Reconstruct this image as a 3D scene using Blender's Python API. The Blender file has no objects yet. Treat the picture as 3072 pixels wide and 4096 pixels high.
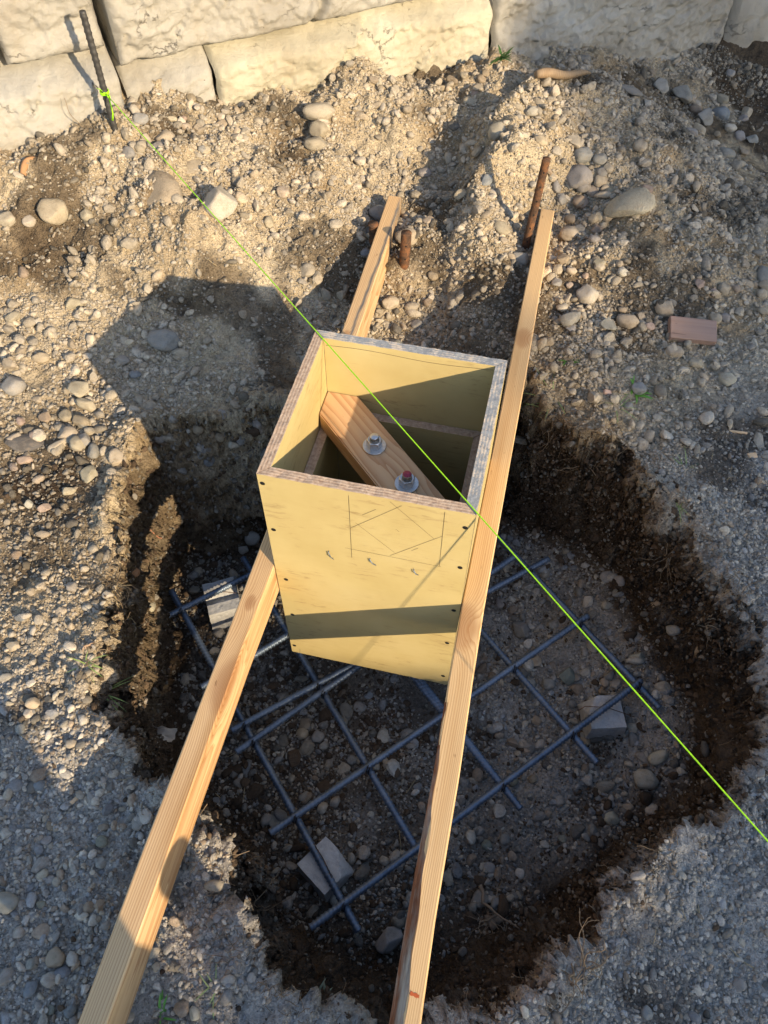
import bpy, bmesh, math, random
import numpy as np
from mathutils import Vector, Matrix, Euler, noise as mnoise

# ------------------------------------------------------------------ camera, sky, sun, exposure
S = bpy.context.scene
COL = S.collection
FPX = 3190.3                                   # focal length in pixels of the 3072x4096 frame
CAM = np.array([0.18816, -0.69668, 0.95800])
PITCH, YAW, ROLL = math.radians(54.30), math.radians(12.73), math.radians(-0.41)
_fw = np.array([-math.sin(YAW) * math.cos(PITCH), math.cos(YAW) * math.cos(PITCH), -math.sin(PITCH)])
_rt = np.array([math.cos(YAW), math.sin(YAW), 0.0])
_dn = np.cross(_fw, _rt)
_r2 = _rt * math.cos(ROLL) + _dn * math.sin(ROLL)
_d2 = -_rt * math.sin(ROLL) + _dn * math.cos(ROLL)
RM = np.array([_r2, _d2, _fw])
cam_data = bpy.data.cameras.new('camera')
cam = bpy.data.objects.new('camera', cam_data)
COL.objects.link(cam)
cam.matrix_world = Matrix(((_r2[0], -_d2[0], -_fw[0], CAM[0]), (_r2[1], -_d2[1], -_fw[1], CAM[1]),
                           (_r2[2], -_d2[2], -_fw[2], CAM[2]), (0, 0, 0, 1)))
cam_data.sensor_fit = 'VERTICAL'
cam_data.sensor_height = 36.0
cam_data.lens = FPX / 4096 * 36.0
cam_data.clip_start, cam_data.clip_end = 0.02, 500
S.camera = cam

LDIR = Vector((-1.0, 0.785, -0.534)).normalized()       # the way sunlight travels
SUN_EL = math.asin(-LDIR.z)
world = bpy.data.worlds.new('World')
S.world = world
world.use_nodes = True
_wn = world.node_tree
_sky = _wn.nodes.new('ShaderNodeTexSky')
_sky.sky_type = 'NISHITA'
_sky.sun_disc = False
_sky.sun_elevation = SUN_EL
_sky.sun_rotation = math.atan2(-LDIR.x, -LDIR.y)
_bg = _wn.nodes['Background']
_bg.inputs['Strength'].default_value = 0.15
_wn.links.new(_sky.outputs['Color'], _bg.inputs['Color'])
sun_data = bpy.data.lights.new('sun', 'SUN')
sun_data.energy = 4.1
sun_data.angle = math.radians(0.5)
sun_data.color = (1.0, 0.785, 0.505)
sun = bpy.data.objects.new('sun', sun_data)
COL.objects.link(sun)
sun.rotation_mode = 'QUATERNION'
sun.rotation_quaternion = LDIR.to_track_quat('-Z', 'Y')
sun.location = (6, -5, 6)
S.view_settings.view_transform = 'Standard'
S.view_settings.look = 'None'
S.view_settings.gamma = 1.0
S.view_settings.use_curve_mapping = False
S.view_settings.exposure = 1.12

# ------------------------------------------------------------------ helpers
rng = np.random.default_rng(7)
random.seed(7)
K = 1 / 0.54004                                # reading of the photograph (1659 wide) -> frame pixels


def ray(px, py):
    d = np.array([(px * K - 1536) / FPX, (py * K - 2048) / FPX, 1.0])
    return RM.T @ d


def at_z(px, py, z):
    d = ray(px, py)
    return CAM + d * ((z - CAM[2]) / d[2])


def at_y(px, py, y):
    d = ray(px, py)
    return CAM + d * ((y - CAM[1]) / d[1])


_perm = np.random.default_rng(3).permutation(256)
_perm = np.concatenate([_perm, _perm, _perm])
_g = np.random.default_rng(4).normal(size=(256, 3))
_g /= np.linalg.norm(_g, axis=1)[:, None]


def perlin(P):
    P = np.asarray(P, dtype=np.float64)
    i = np.floor(P).astype(np.int64)
    f = P - i
    i &= 255
    u = f * f * f * (f * (f * 6 - 15) + 10)
    out = 0
    for dx in (0, 1):
        wx = u[:, 0] if dx else 1 - u[:, 0]
        hx = _perm[i[:, 0] + dx]
        for dy in (0, 1):
            wy = u[:, 1] if dy else 1 - u[:, 1]
            hy = _perm[hx + ((i[:, 1] + dy) & 255)]
            for dz in (0, 1):
                wz = u[:, 2] if dz else 1 - u[:, 2]
                g = _g[_perm[hy + ((i[:, 2] + dz) & 255)]]
                out = out + wx * wy * wz * (g[:, 0] * (f[:, 0] - dx) + g[:, 1] * (f[:, 1] - dy) + g[:, 2] * (f[:, 2] - dz))
    return out * 1.5


def fbm(P, octaves=4, gain=0.5, lac=2.1):
    P = np.asarray(P, dtype=np.float64)
    a, s, o = 1.0, 0.0, 0
    for k in range(octaves):
        o = o + a * perlin(P + 17.3 * k)
        P = P * lac
        a *= gain
    return o


def P3(x, y, z=0.0):
    x = np.asarray(x, dtype=np.float64).ravel()
    y = np.asarray(y, dtype=np.float64).ravel()
    z = np.broadcast_to(np.asarray(z, dtype=np.float64).ravel(), x.shape)
    return np.stack([x, y, z], 1)


def new_mesh(name, verts, faces, mats=(), smooth=True, face_mat=None):
    me = bpy.data.meshes.new(name)
    verts = np.asarray(verts, dtype=np.float32)
    if isinstance(faces, np.ndarray):
        n, k = faces.shape
        me.vertices.add(len(verts))
        me.vertices.foreach_set('co', verts.ravel())
        me.loops.add(n * k)
        me.loops.foreach_set('vertex_index', faces.astype(np.int32).ravel())
        me.polygons.add(n)
        me.polygons.foreach_set('loop_start', np.arange(0, n * k, k, dtype=np.int32))
        me.polygons.foreach_set('loop_total', np.full(n, k, dtype=np.int32))
        me.update(calc_edges=True)
    else:
        me.from_pydata(verts.tolist(), [], faces)
        me.update()
    for m in mats:
        me.materials.append(m)
    if face_mat is not None:
        me.polygons.foreach_set('material_index', np.asarray(face_mat, dtype=np.int32))
    if smooth:
        me.polygons.foreach_set('use_smooth', np.ones(len(me.polygons), dtype=bool))
    return me


def link(name, data, parent=None, loc=None, rot=None):
    o = bpy.data.objects.new(name, data)
    COL.objects.link(o)
    if loc is not None:
        o.location = loc
    if rot is not None:
        o.rotation_euler = rot
    if parent is not None:
        o.parent = parent
    return o


def tag(o, label=None, cat=None, group=None, kind=None):
    if label:
        o['label'] = label
    if cat:
        o['category'] = cat
    if group:
        o['group'] = group
    if kind:
        o['kind'] = kind
    return o


def thing(name, label, cat, loc=(0, 0, 0), rot=(0, 0, 0), group=None):
    return tag(link(name, None, None, loc, rot), label, cat, group)


def bm_mesh(name, bm, mats=(), smooth=False):
    me = bpy.data.meshes.new(name)
    bm.normal_update()
    bm.to_mesh(me)
    bm.free()
    for m in mats:
        me.materials.append(m)
    if smooth:
        me.polygons.foreach_set('use_smooth', np.ones(len(me.polygons), dtype=bool))
    return me


def tube(pts, r, seg=8, cap=True, ripple=None):
    """verts, faces of a tube along pts; r a number or one per point"""
    pts = np.asarray(pts, dtype=float)
    n = len(pts)
    r = np.broadcast_to(np.asarray(r, dtype=float), (n,))
    t = np.gradient(pts, axis=0)
    t /= np.linalg.norm(t, axis=1)[:, None] + 1e-12
    ref = np.array([0.0, 0, 1]) if abs(t[0, 2]) < 0.9 else np.array([1.0, 0, 0])
    V = []
    a = np.cross(t[0], ref)
    a /= np.linalg.norm(a)
    th = np.arange(seg) / seg * 2 * math.pi
    for k in range(n):
        a = a - t[k] * (a @ t[k])
        a /= np.linalg.norm(a) + 1e-12
        b = np.cross(t[k], a)
        rr = r[k] + (ripple(k, th) if ripple else 0)
        V.append(pts[k] + (np.cos(th) * rr)[:, None] * a + (np.sin(th) * rr)[:, None] * b)
    V = np.concatenate(V)
    F = []
    for k in range(n - 1):
        for j in range(seg):
            j2 = (j + 1) % seg
            F.append((k * seg + j, k * seg + j2, (k + 1) * seg + j2, (k + 1) * seg + j))
    if cap:
        F.append(tuple(range(seg))[::-1])
        F.append(tuple(range((n - 1) * seg, n * seg)))
    return V, F


def join_vf(parts):
    V, F, o = [], [], 0
    for v, f in parts:
        V.append(np.asarray(v))
        F += [tuple(i + o for i in q) for q in f]
        o += len(v)
    return np.concatenate(V), F


# ------------------------------------------------------------------ materials
class NT:
    def __init__(self, name, rough=0.8, spec=0.3, metal=0.0):
        self.m = bpy.data.materials.new(name)
        self.m.use_nodes = True
        self.t = self.m.node_tree
        self.b = self.t.nodes['Principled BSDF']
        self.b.inputs['Roughness'].default_value = rough
        self.b.inputs['Specular IOR Level'].default_value = spec
        self.b.inputs['Metallic'].default_value = metal
        self._tc = None

    def n(self, typ, **kw):
        nd = self.t.nodes.new(typ)
        for k, v in kw.items():
            if k in nd.inputs:
                nd.inputs[k].default_value = v
            else:
                setattr(nd, k, v)
        return nd

    def l(self, a, b):
        self.t.links.new(a, b)

    def coord(self, scale=(1, 1, 1), loc=(0, 0, 0), rot=(0, 0, 0), kind='Object'):
        if self._tc is None:
            self._tc = self.n('ShaderNodeTexCoord')
        mp = self.n('ShaderNodeMapping')
        mp.inputs['Scale'].default_value = scale
        mp.inputs['Location'].default_value = loc
        mp.inputs['Rotation'].default_value = rot
        self.l(self._tc.outputs[kind], mp.inputs['Vector'])
        return mp.outputs['Vector']

    def noise(self, vec, scale, detail=4, rough=0.55, dist=0.0):
        nd = self.n('ShaderNodeTexNoise')
        nd.inputs['Scale'].default_value = scale
        nd.inputs['Detail'].default_value = detail
        nd.inputs['Roughness'].default_value = rough
        nd.inputs['Distortion'].default_value = dist
        self.l(vec, nd.inputs['Vector'])
        return nd.outputs['Fac']

    def voro(self, vec, scale, feature='F1'):
        nd = self.n('ShaderNodeTexVoronoi')
        nd.feature = feature
        nd.inputs['Scale'].default_value = scale
        self.l(vec, nd.inputs['Vector'])
        return nd

    def ramp(self, fac, stops, interp='LINEAR'):
        nd = self.n('ShaderNodeValToRGB')
        nd.color_ramp.interpolation = interp
        els = nd.color_ramp.elements
        while len(els) < len(stops):
            els.new(0.5)
        for e, (p, c) in zip(els, stops):
            e.position = p
            e.color = (*c, 1) if len(c) == 3 else c
        self.l(fac, nd.inputs['Fac'])
        return nd.outputs['Color']

    def mix(self, fac, a, b, mode='MIX'):
        nd = self.n('ShaderNodeMix')
        nd.data_type = 'RGBA'
        nd.blend_type = mode
        for key, val in (('Factor', fac), ('A', a), ('B', b)):
            sock = [s for s in nd.inputs if s.name == key and s.enabled][0]
            if hasattr(val, 'is_linked') or isinstance(val, bpy.types.NodeSocket):
                self.l(val, sock)
            elif key == 'Factor':
                sock.default_value = val
            else:
                sock.default_value = (*val, 1)
        return [s for s in nd.outputs if s.enabled][0]

    def math(self, op, a, b=None, c=None, clamp=False):
        nd = self.n('ShaderNodeMath')
        nd.operation = op
        nd.use_clamp = clamp
        for i, v in enumerate((a, b, c)):
            if v is None:
                continue
            if isinstance(v, bpy.types.NodeSocket):
                self.l(v, nd.inputs[i])
            else:
                nd.inputs[i].default_value = v
        return nd.outputs[0]

    def attr(self, name, kind='GEOMETRY'):
        nd = self.n('ShaderNodeAttribute')
        nd.attribute_name = name
        nd.attribute_type = kind
        return nd

    def color(self, c):
        if isinstance(c, bpy.types.NodeSocket):
            self.l(c, self.b.inputs['Base Color'])
        else:
            self.b.inputs['Base Color'].default_value = (*c, 1)
        return self

    def rough(self, s):
        self.l(s, self.b.inputs['Roughness'])

    def bump(self, h, strength=0.5, dist=0.01, prev=None):
        nd = self.n('ShaderNodeBump')
        nd.inputs['Strength'].default_value = strength
        nd.inputs['Distance'].default_value = dist
        self.l(h, nd.inputs['Height'])
        if prev is not None:
            self.l(prev, nd.inputs['Normal'])
        self.l(nd.outputs['Normal'], self.b.inputs['Normal'])
        return nd.outputs['Normal']


def simple(name, c, rough=0.7, spec=0.3, metal=0.0, var=0.15, scale=40, bump=0.0):
    t = NT(name, rough, spec, metal)
    v = t.coord()
    f = t.noise(v, scale, 4)
    t.color(t.ramp(f, [(0.3, tuple(x * (1 - var) for x in c)), (0.7, tuple(min(1, x * (1 + var)) for x in c))]))
    if bump:
        t.bump(t.noise(v, scale * 3, 3), bump, 0.004)
    return t.m


def soil_material():
    t = NT('soil', 0.95, 0.12)
    v = t.coord()
    n1 = t.noise(v, 5, 5, 0.6)
    n2 = t.noise(v, 60, 5, 0.65)
    n3 = t.noise(v, 260, 3, 0.6)
    dry = t.ramp(n1, [(0.28, (0.215, 0.155, 0.092)), (0.42, (0.36, 0.285, 0.19)), (0.55, (0.46, 0.38, 0.265)), (0.75, (0.56, 0.485, 0.36))])
    grey = t.ramp(n1, [(0.25, (0.285, 0.26, 0.23)), (0.5, (0.39, 0.365, 0.33)), (0.75, (0.48, 0.455, 0.42))])
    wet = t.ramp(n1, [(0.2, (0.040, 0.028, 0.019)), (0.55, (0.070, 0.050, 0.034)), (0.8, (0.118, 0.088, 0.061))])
    base = t.mix(t.attr('grey').outputs['Fac'], dry, grey)
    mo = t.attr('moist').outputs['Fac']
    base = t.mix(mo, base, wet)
    spk = t.ramp(n2, [(0.25, (0.62, 0.60, 0.58)), (0.5, (1, 1, 1)), (0.72, (1.18, 1.16, 1.12))])
    base = t.mix(1.0, base, spk, 'MULTIPLY')
    vr = t.voro(v, 190)
    g = t.ramp(vr.outputs['Color'], [(0.0, (0.7, 0.7, 0.7)), (0.5, (1, 1, 1)), (1.0, (1.3, 1.3, 1.32))])
    base = t.mix(0.55, base, t.mix(1.0, base, g, 'MULTIPLY'))
    t.color(base)
    p = t.bump(n3, 0.8, 0.006)
    h = t.math('SUBTRACT', 1.0, vr.outputs['Distance'])
    p = t.bump(h, 0.7, 0.006, p)
    t.bump(n2, 0.9, 0.022, p)
    return t.m


def stone_material():
    t = NT('river_stone', 0.75, 0.28)
    info = t.n('ShaderNodeObjectInfo')
    v = t.coord(kind='Object')
    addv = t.n('ShaderNodeVectorMath')
    addv.operation = 'ADD'
    comb = t.n('ShaderNodeCombineXYZ')
    r10 = t.math('MULTIPLY', info.outputs['Random'], 37.0)
    for i in range(3):
        t.l(r10, comb.inputs[i])
    t.l(v, addv.inputs[0])
    t.l(comb.outputs[0], addv.inputs[1])
    w = addv.outputs[0]
    n1 = t.noise(w, 1.6, 6, 0.65)
    n2 = t.noise(w, 14, 3, 0.6)
    n3 = t.noise(w, 40, 2, 0.6)
    sh = t.ramp(n1, [(0.25, (0.62, 0.58, 0.53)), (0.5, (1, 1, 1)), (0.75, (1.22, 1.2, 1.18))])
    c = t.mix(1.0, info.outputs['Color'], sh, 'MULTIPLY')
    sp = t.ramp(n3, [(0.33, (0.5, 0.5, 0.5)), (0.45, (1, 1, 1)), (0.6, (1, 1, 1)), (0.7, (1.35, 1.33, 1.3))])
    sel = t.math('GREATER_THAN', info.outputs['Random'], 0.45)
    c = t.mix(t.math('MULTIPLY', sel, 0.75), c, t.mix(1.0, c, sp, 'MULTIPLY'))
    dirt = t.ramp(t.noise(w, 3.2, 5, 0.7), [(0.50, (0, 0, 0)), (0.68, (1, 1, 1))])
    dm = t.math('MULTIPLY', dirt, 0.55)
    c = t.mix(dm, c, (0.24, 0.19, 0.135))
    t.color(c)
    p = t.bump(n2, 0.35, 0.05)
    t.bump(n3, 0.22, 0.02, p)
    return t.m


def pebble_material():
    t = NT('gravel_stone', 0.85, 0.22)
    c = t.attr('tone', 'INSTANCER').outputs['Color']
    v = t.coord(kind='Object')
    n1 = t.noise(v, 2.2, 4, 0.65)
    c = t.mix(1.0, c, t.ramp(n1, [(0.25, (0.7, 0.68, 0.66)), (0.6, (1.08, 1.07, 1.06))]), 'MULTIPLY')
    t.color(c)
    t.bump(t.noise(v, 9, 3), 0.4, 0.08)
    return t.m


def wood_material(name, c_light, c_dark, spacing=0.0032, axis='X', knots=(), stain=None, rough=0.62, contrast=1.0, tilt=0.0):
    """board grain that runs along local Y; knots = (x, y, z, radius)"""
    t = NT(name, rough, 0.25)
    v = t.coord((1, 0.035, 1), rot=(0, tilt, 0))
    raw = t.coord((1, 1, 1))
    warp = t.noise(v, 30, 3, 0.5)
    wv = t.n('ShaderNodeTexWave')
    wv.wave_type = 'BANDS'
    wv.bands_direction = axis
    wv.wave_profile = 'SAW'
    wv.inputs['Scale'].default_value = 0.314 / spacing
    wv.inputs['Distortion'].default_value = 0.0
    addv = t.n('ShaderNodeVectorMath')
    addv.operation = 'ADD'
    off = t.math('MULTIPLY', t.math('SUBTRACT', warp, 0.5), 0.016)
    kn_total = None
    for (kx, ky, kz, kr) in knots:
        d = t.n('ShaderNodeVectorMath')
        d.operation = 'DISTANCE'
        mp = t.coord((1, 0.55, 1), loc=(-kx, -ky * 0.55, -kz))
        t.l(mp, d.inputs[0])
        d.inputs[1].default_value = (0, 0, 0)
        g = t.math('EXPONENT', t.math('MULTIPLY', t.math('POWER', t.math('DIVIDE', d.outputs['Value'], kr), 2.0), -0.9))
        off = t.math('ADD', off, t.math('MULTIPLY', g, kr * 0.9))
        kn_total = g if kn_total is None else t.math('MAXIMUM', kn_total, g)
    comb = t.n('ShaderNodeCombineXYZ')
    t.l(off, comb.inputs['X'])
    t.l(off, comb.inputs['Z'])
    t.l(v, addv.inputs[0])
    t.l(comb.outputs[0], addv.inputs[1])
    t.l(addv.outputs[0], wv.inputs['Vector'])
    fine = t.noise(t.coord((1, 0.012, 1)), 900, 3, 0.6)
    g = wv.outputs['Fac']
    f = t.math('ADD', t.math('MULTIPLY', t.math('POWER', g, 2.2), 0.72 * contrast), t.math('MULTIPLY', fine, 0.30))
    broad = t.noise(t.coord((1, 0.06, 1)), 22, 3, 0.5)
    c = t.mix(t.math('MULTIPLY', f, 1.0, clamp=True), c_light, c_dark)
    c = t.mix(1.0, c, t.ramp(broad, [(0.3, (0.78, 0.69, 0.58)), (0.5, (1, 1, 1)), (0.7, (1.14, 1.12, 1.04))]), 'MULTIPLY')
    if kn_total is not None:
        kf = t.ramp(kn_total, [(0.35, (0, 0, 0)), (0.62, (0.75, 0.75, 0.75)), (1.0, (1, 1, 1))])
        c = t.mix(t.math('MULTIPLY', kf, 0.55), c, (c_dark[0] * 0.62, c_dark[1] * 0.45, c_dark[2] * 0.36))
    dots = t.ramp(t.noise(t.coord((1, 0.25, 1)), 160, 2, 0.5), [(0.20, (0.35, 0.28, 0.22)), (0.29, (1, 1, 1))])
    c = t.mix(0.6, c, t.mix(1.0, c, dots, 'MULTIPLY'))
    if stain:
        sx, sw, y0, y1, sc = stain
        sep = t.n('ShaderNodeSeparateXYZ')
        t.l(raw, sep.inputs[0])
        ax = t.math('ADD', t.math('SUBTRACT', sep.outputs['X'], sx), t.math('MULTIPLY', t.math('SUBTRACT', t.noise(raw, 9, 3), 0.5), sw * 3))
        m = t.math('SUBTRACT', 1.0, t.math('DIVIDE', t.math('ABSOLUTE', ax), sw), clamp=True)
        yy = t.math('MULTIPLY', t.math('MULTIPLY', t.math('SUBTRACT', sep.outputs['Y'], y0), 12.0, clamp=True),
                    t.math('MULTIPLY', t.math('SUBTRACT', y1, sep.outputs['Y']), 12.0, clamp=True))
        m = t.math('MULTIPLY', t.math('MULTIPLY', m, yy), t.math('ADD', 0.35, fine))
        c = t.mix(t.math('MULTIPLY', m, 1.2, clamp=True), c, sc)
    t.color(c)
    p = t.bump(f, 0.25, 0.0012)
    t.bump(fine, 0.2, 0.0008, p)
    return t.m


def ply_face_material():
    """pale yellow overlaid form plywood, scuffed and smeared"""
    t = NT('form_plywood_face', 0.55, 0.3)
    v = t.coord()
    vs = t.coord((1, 1, 5), rot=(0, 0.35, 0))
    n1 = t.noise(v, 7, 4, 0.55)
    n2 = t.noise(vs, 26, 5, 0.68, 0.6)
    n3 = t.noise(t.coord((1.2, 1.2, 9)), 60, 4, 0.7)
    c = t.ramp(n1, [(0.3, (0.395, 0.315, 0.140)), (0.55, (0.440, 0.358, 0.170)), (0.8, (0.475, 0.398, 0.205))])
    sm = t.ramp(n2, [(0.54, (0, 0, 0)), (0.70, (1, 1, 1))])
    blot = t.ramp(t.noise(v, 11, 3), [(0.48, (0, 0, 0)), (0.66, (1, 1, 1))])
    c = t.mix(t.math('MULTIPLY', t.math('MULTIPLY', sm, blot), 0.9), c, (0.20, 0.14, 0.065))
    c = t.mix(t.math('MULTIPLY', blot, 0.16), c, (0.34, 0.24, 0.10))
    sm2 = t.ramp(n3, [(0.68, (0, 0, 0)), (0.78, (1, 1, 1))])
    c = t.mix(t.math('MULTIPLY', sm2, 0.30), c, (0.28, 0.20, 0.09))
    t.color(c)
    t.rough(t.ramp(n2, [(0.3, (0.45, 0.45, 0.45)), (0.8, (0.68, 0.68, 0.68))]))
    t.bump(n3, 0.10, 0.002)
    return t.m


def ply_edge_material(name, paint=0.0, plies=0.085):
    """layered cut edge of plywood; paint = share covered by worn grey paint"""
    t = NT(name, 0.85, 0.15)
    v = t.coord((1, 1, 1))
    n = t.noise(t.coord((1, 1, 0.4)), 130, 5, 0.7, 0.4)
    lay = t.attr('layer').outputs['Fac']
    wob = t.math('ADD', lay, t.math('MULTIPLY', t.math('SUBTRACT', t.noise(v, 35, 4, 0.65), 0.5), 0.22))
    band = t.math('SINE', t.math('MULTIPLY', wob, 2 * math.pi * 3.5))
    c = t.ramp(t.math('ADD', t.math('MULTIPLY', band, plies), n), [(0.2, (0.17, 0.11, 0.075)), (0.45, (0.36, 0.26, 0.19)), (0.72, (0.52, 0.41, 0.31))])
    if paint:
        pm = t.ramp(t.math('ADD', t.math('MULTIPLY', band, 0.05), t.noise(t.coord((1, 1, 1)), 48, 6, 0.8)), [(0.60 - paint * 0.1, (1, 1, 1)), (0.70 - paint * 0.1, (0, 0, 0))])
        pc = t.ramp(n, [(0.3, (0.16, 0.175, 0.19)), (0.7, (0.30, 0.32, 0.34))])
        c = t.mix(t.math('MULTIPLY', pm, 0.95), t.mix(0.6, c, (0.55, 0.50, 0.42)), pc)
    t.color(c)
    t.bump(t.math('ADD', n, t.math('MULTIPLY', band, plies)), 0.7, 0.0018)
    return t.m


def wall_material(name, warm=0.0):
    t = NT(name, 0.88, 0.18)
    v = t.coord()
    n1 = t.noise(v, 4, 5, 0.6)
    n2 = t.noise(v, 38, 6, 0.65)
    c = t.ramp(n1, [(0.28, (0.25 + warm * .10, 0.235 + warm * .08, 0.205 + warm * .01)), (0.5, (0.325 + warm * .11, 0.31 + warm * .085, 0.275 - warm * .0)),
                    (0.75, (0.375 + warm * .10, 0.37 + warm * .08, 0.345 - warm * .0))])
    pit = t.ramp(t.noise(v, 75, 2, 0.5), [(0.20, (0.25, 0.22, 0.19)), (0.25, (1, 1, 1))])
    c = t.mix(0.85, c, t.mix(1.0, c, pit, 'MULTIPLY'))
    st = t.ramp(t.noise(t.coord((1, 1, 0.35)), 11, 4, 0.6), [(0.54, (0, 0, 0)), (0.74, (1, 1, 1))])
    c = t.mix(t.math('MULTIPLY', st, 0.30), c, (0.32, 0.26, 0.18))
    # thin torn cracks: edges of stretched cells bent by noise
    wv = t.n('ShaderNodeVectorMath')
    wv.operation = 'ADD'
    nz = t.n('ShaderNodeTexNoise')
    nz.inputs['Scale'].default_value = 9
    nz.inputs['Detail'].default_value = 6
    nz.inputs['Roughness'].default_value = 0.65
    t.l(v, nz.inputs['Vector'])
    sc = t.n('ShaderNodeVectorMath')
    sc.operation = 'SCALE'
    sc.inputs['Scale'].default_value = 0.22
    t.l(nz.outputs['Color'], sc.inputs[0])
    t.l(t.coord((1, 1, 1.7)), wv.inputs[0])
    t.l(sc.outputs[0], wv.inputs[1])
    cr = t.voro(wv.outputs[0], 4.2, 'DISTANCE_TO_EDGE').outputs['Distance']
    line = t.ramp(cr, [(0.0, (0, 0, 0)), (0.012, (1, 1, 1))])
    gate = t.ramp(t.noise(v, 6, 3), [(0.54, (0, 0, 0)), (0.66, (1, 1, 1))])
    cut = t.math('MULTIPLY', t.math('SUBTRACT', 1.0, line), gate)
    c = t.mix(t.math('MULTIPLY', cut, 0.55), c, (0.13, 0.105, 0.08))
    t.color(c)
    p = t.bump(t.math('MULTIPLY', cut, -1.0), 0.8, 0.010)
    chis = t.noise(t.coord((1, 1, 2.2), rot=(0.5, 0, 0.3)), 34, 10, 0.78, 1.6)
    p = t.bump(chis, 0.5, 0.012, p)
    p = t.bump(n2, 0.5, 0.006, p)
    t.bump(t.noise(v, 260, 3), 0.3, 0.0015, p)
    return t.m


def rebar_material():
    t = NT('rebar_steel', 0.36, 0.6, 0.55)
    v = t.coord()
    n = t.noise(v, 30, 4, 0.6)
    r = t.ramp(t.noise(v, 14, 4, 0.7), [(0.60, (0, 0, 0)), (0.75, (1, 1, 1))])
    c = t.ramp(n, [(0.3, (0.075, 0.105, 0.155)), (0.7, (0.16, 0.21, 0.29))])
    c = t.mix(t.math('MULTIPLY', r, 0.4), c, (0.15, 0.12, 0.10))
    t.color(c)
    t.rough(t.ramp(n, [(0.3, (0.35, 0.35, 0.35)), (0.7, (0.6, 0.6, 0.6))]))
    t.bump(t.noise(v, 300, 2), 0.2, 0.001)
    return t.m


def rust_material():
    t = NT('rusty_steel', 0.85, 0.25, 0.15)
    v = t.coord()
    n = t.noise(v, 55, 6, 0.7)
    c = t.ramp(n, [(0.25, (0.03, 0.022, 0.018)), (0.45, (0.075, 0.045, 0.03)), (0.64, (0.20, 0.09, 0.04)), (0.8, (0.38, 0.21, 0.11))])
    t.color(c)
    t.bump(n, 0.5, 0.003)
    return t.m


def galv_material():
    t = NT('galvanized_steel', 0.38, 0.5, 0.85)
    v = t.coord()
    n = t.noise(v, 120, 4, 0.6)
    vr = t.voro(v, 160)
    c = t.mix(0.4, t.ramp(n, [(0.3, (0.40, 0.42, 0.44)), (0.7, (0.62, 0.63, 0.64))]), t.ramp(vr.outputs['Color'], [(0, (0.38, 0.39, 0.41)), (1, (0.66, 0.67, 0.68))]))
    t.color(c)
    t.rough(t.ramp(n, [(0.3, (0.28, 0.28, 0.28)), (0.7, (0.5, 0.5, 0.5))]))
    t.bump(n, 0.15, 0.001)
    return t.m


def concrete_material():
    t = NT('cast_concrete', 0.9, 0.2)
    v = t.coord()
    n = t.noise(v, 90, 6, 0.7)
    c = t.ramp(n, [(0.25, (0.25, 0.255, 0.26)), (0.5, (0.38, 0.385, 0.39)), (0.75, (0.48, 0.48, 0.48))])
    d = t.ramp(t.noise(v, 22, 4, 0.6), [(0.5, (0, 0, 0)), (0.7, (1, 1, 1))])
    c = t.mix(t.math('MULTIPLY', d, 0.35), c, (0.17, 0.15, 0.125))
    t.color(c)
    t.bump(n, 0.6, 0.003)
    return t.m


M_SOIL = soil_material()
M_STONE = stone_material()
M_PEB = pebble_material()
M_PLY = ply_face_material()
M_PLYE = ply_edge_material('plywood_edge')
M_PLYG = ply_edge_material('plywood_edge_grey_paint', 1.0, 0.04)
M_WALL = wall_material('wall_concrete')
M_WALL_BOUNCE = wall_material('wall_concrete_sun_bounce', 0.55)  # same concrete, with warm sun bounce painted into its colour
M_REBAR = rebar_material()
M_RUST = rust_material()
M_GALV = galv_material()
M_CONC = concrete_material()
M_DARK = simple('black_iron', (0.012, 0.012, 0.013), 0.55, 0.4, 0.2)
M_PENCIL = simple('pencil', (0.030, 0.026, 0.02), 0.8)
M_LIME = simple('lime_twine', (0.30, 0.64, 0.02), 0.75, 0.2, var=0.25, scale=500)
M_ROOT = simple('dry_root', (0.21, 0.155, 0.10), 0.9, var=0.35, scale=60)
M_STRAW = simple('dry_straw', (0.30, 0.24, 0.145), 0.8, var=0.2)
M_LEAF = simple('weed_leaf', (0.07, 0.16, 0.025), 0.55, var=0.3)
M_BLADE = simple('grass_blade', (0.20, 0.27, 0.09), 0.55, var=0.3)

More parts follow.
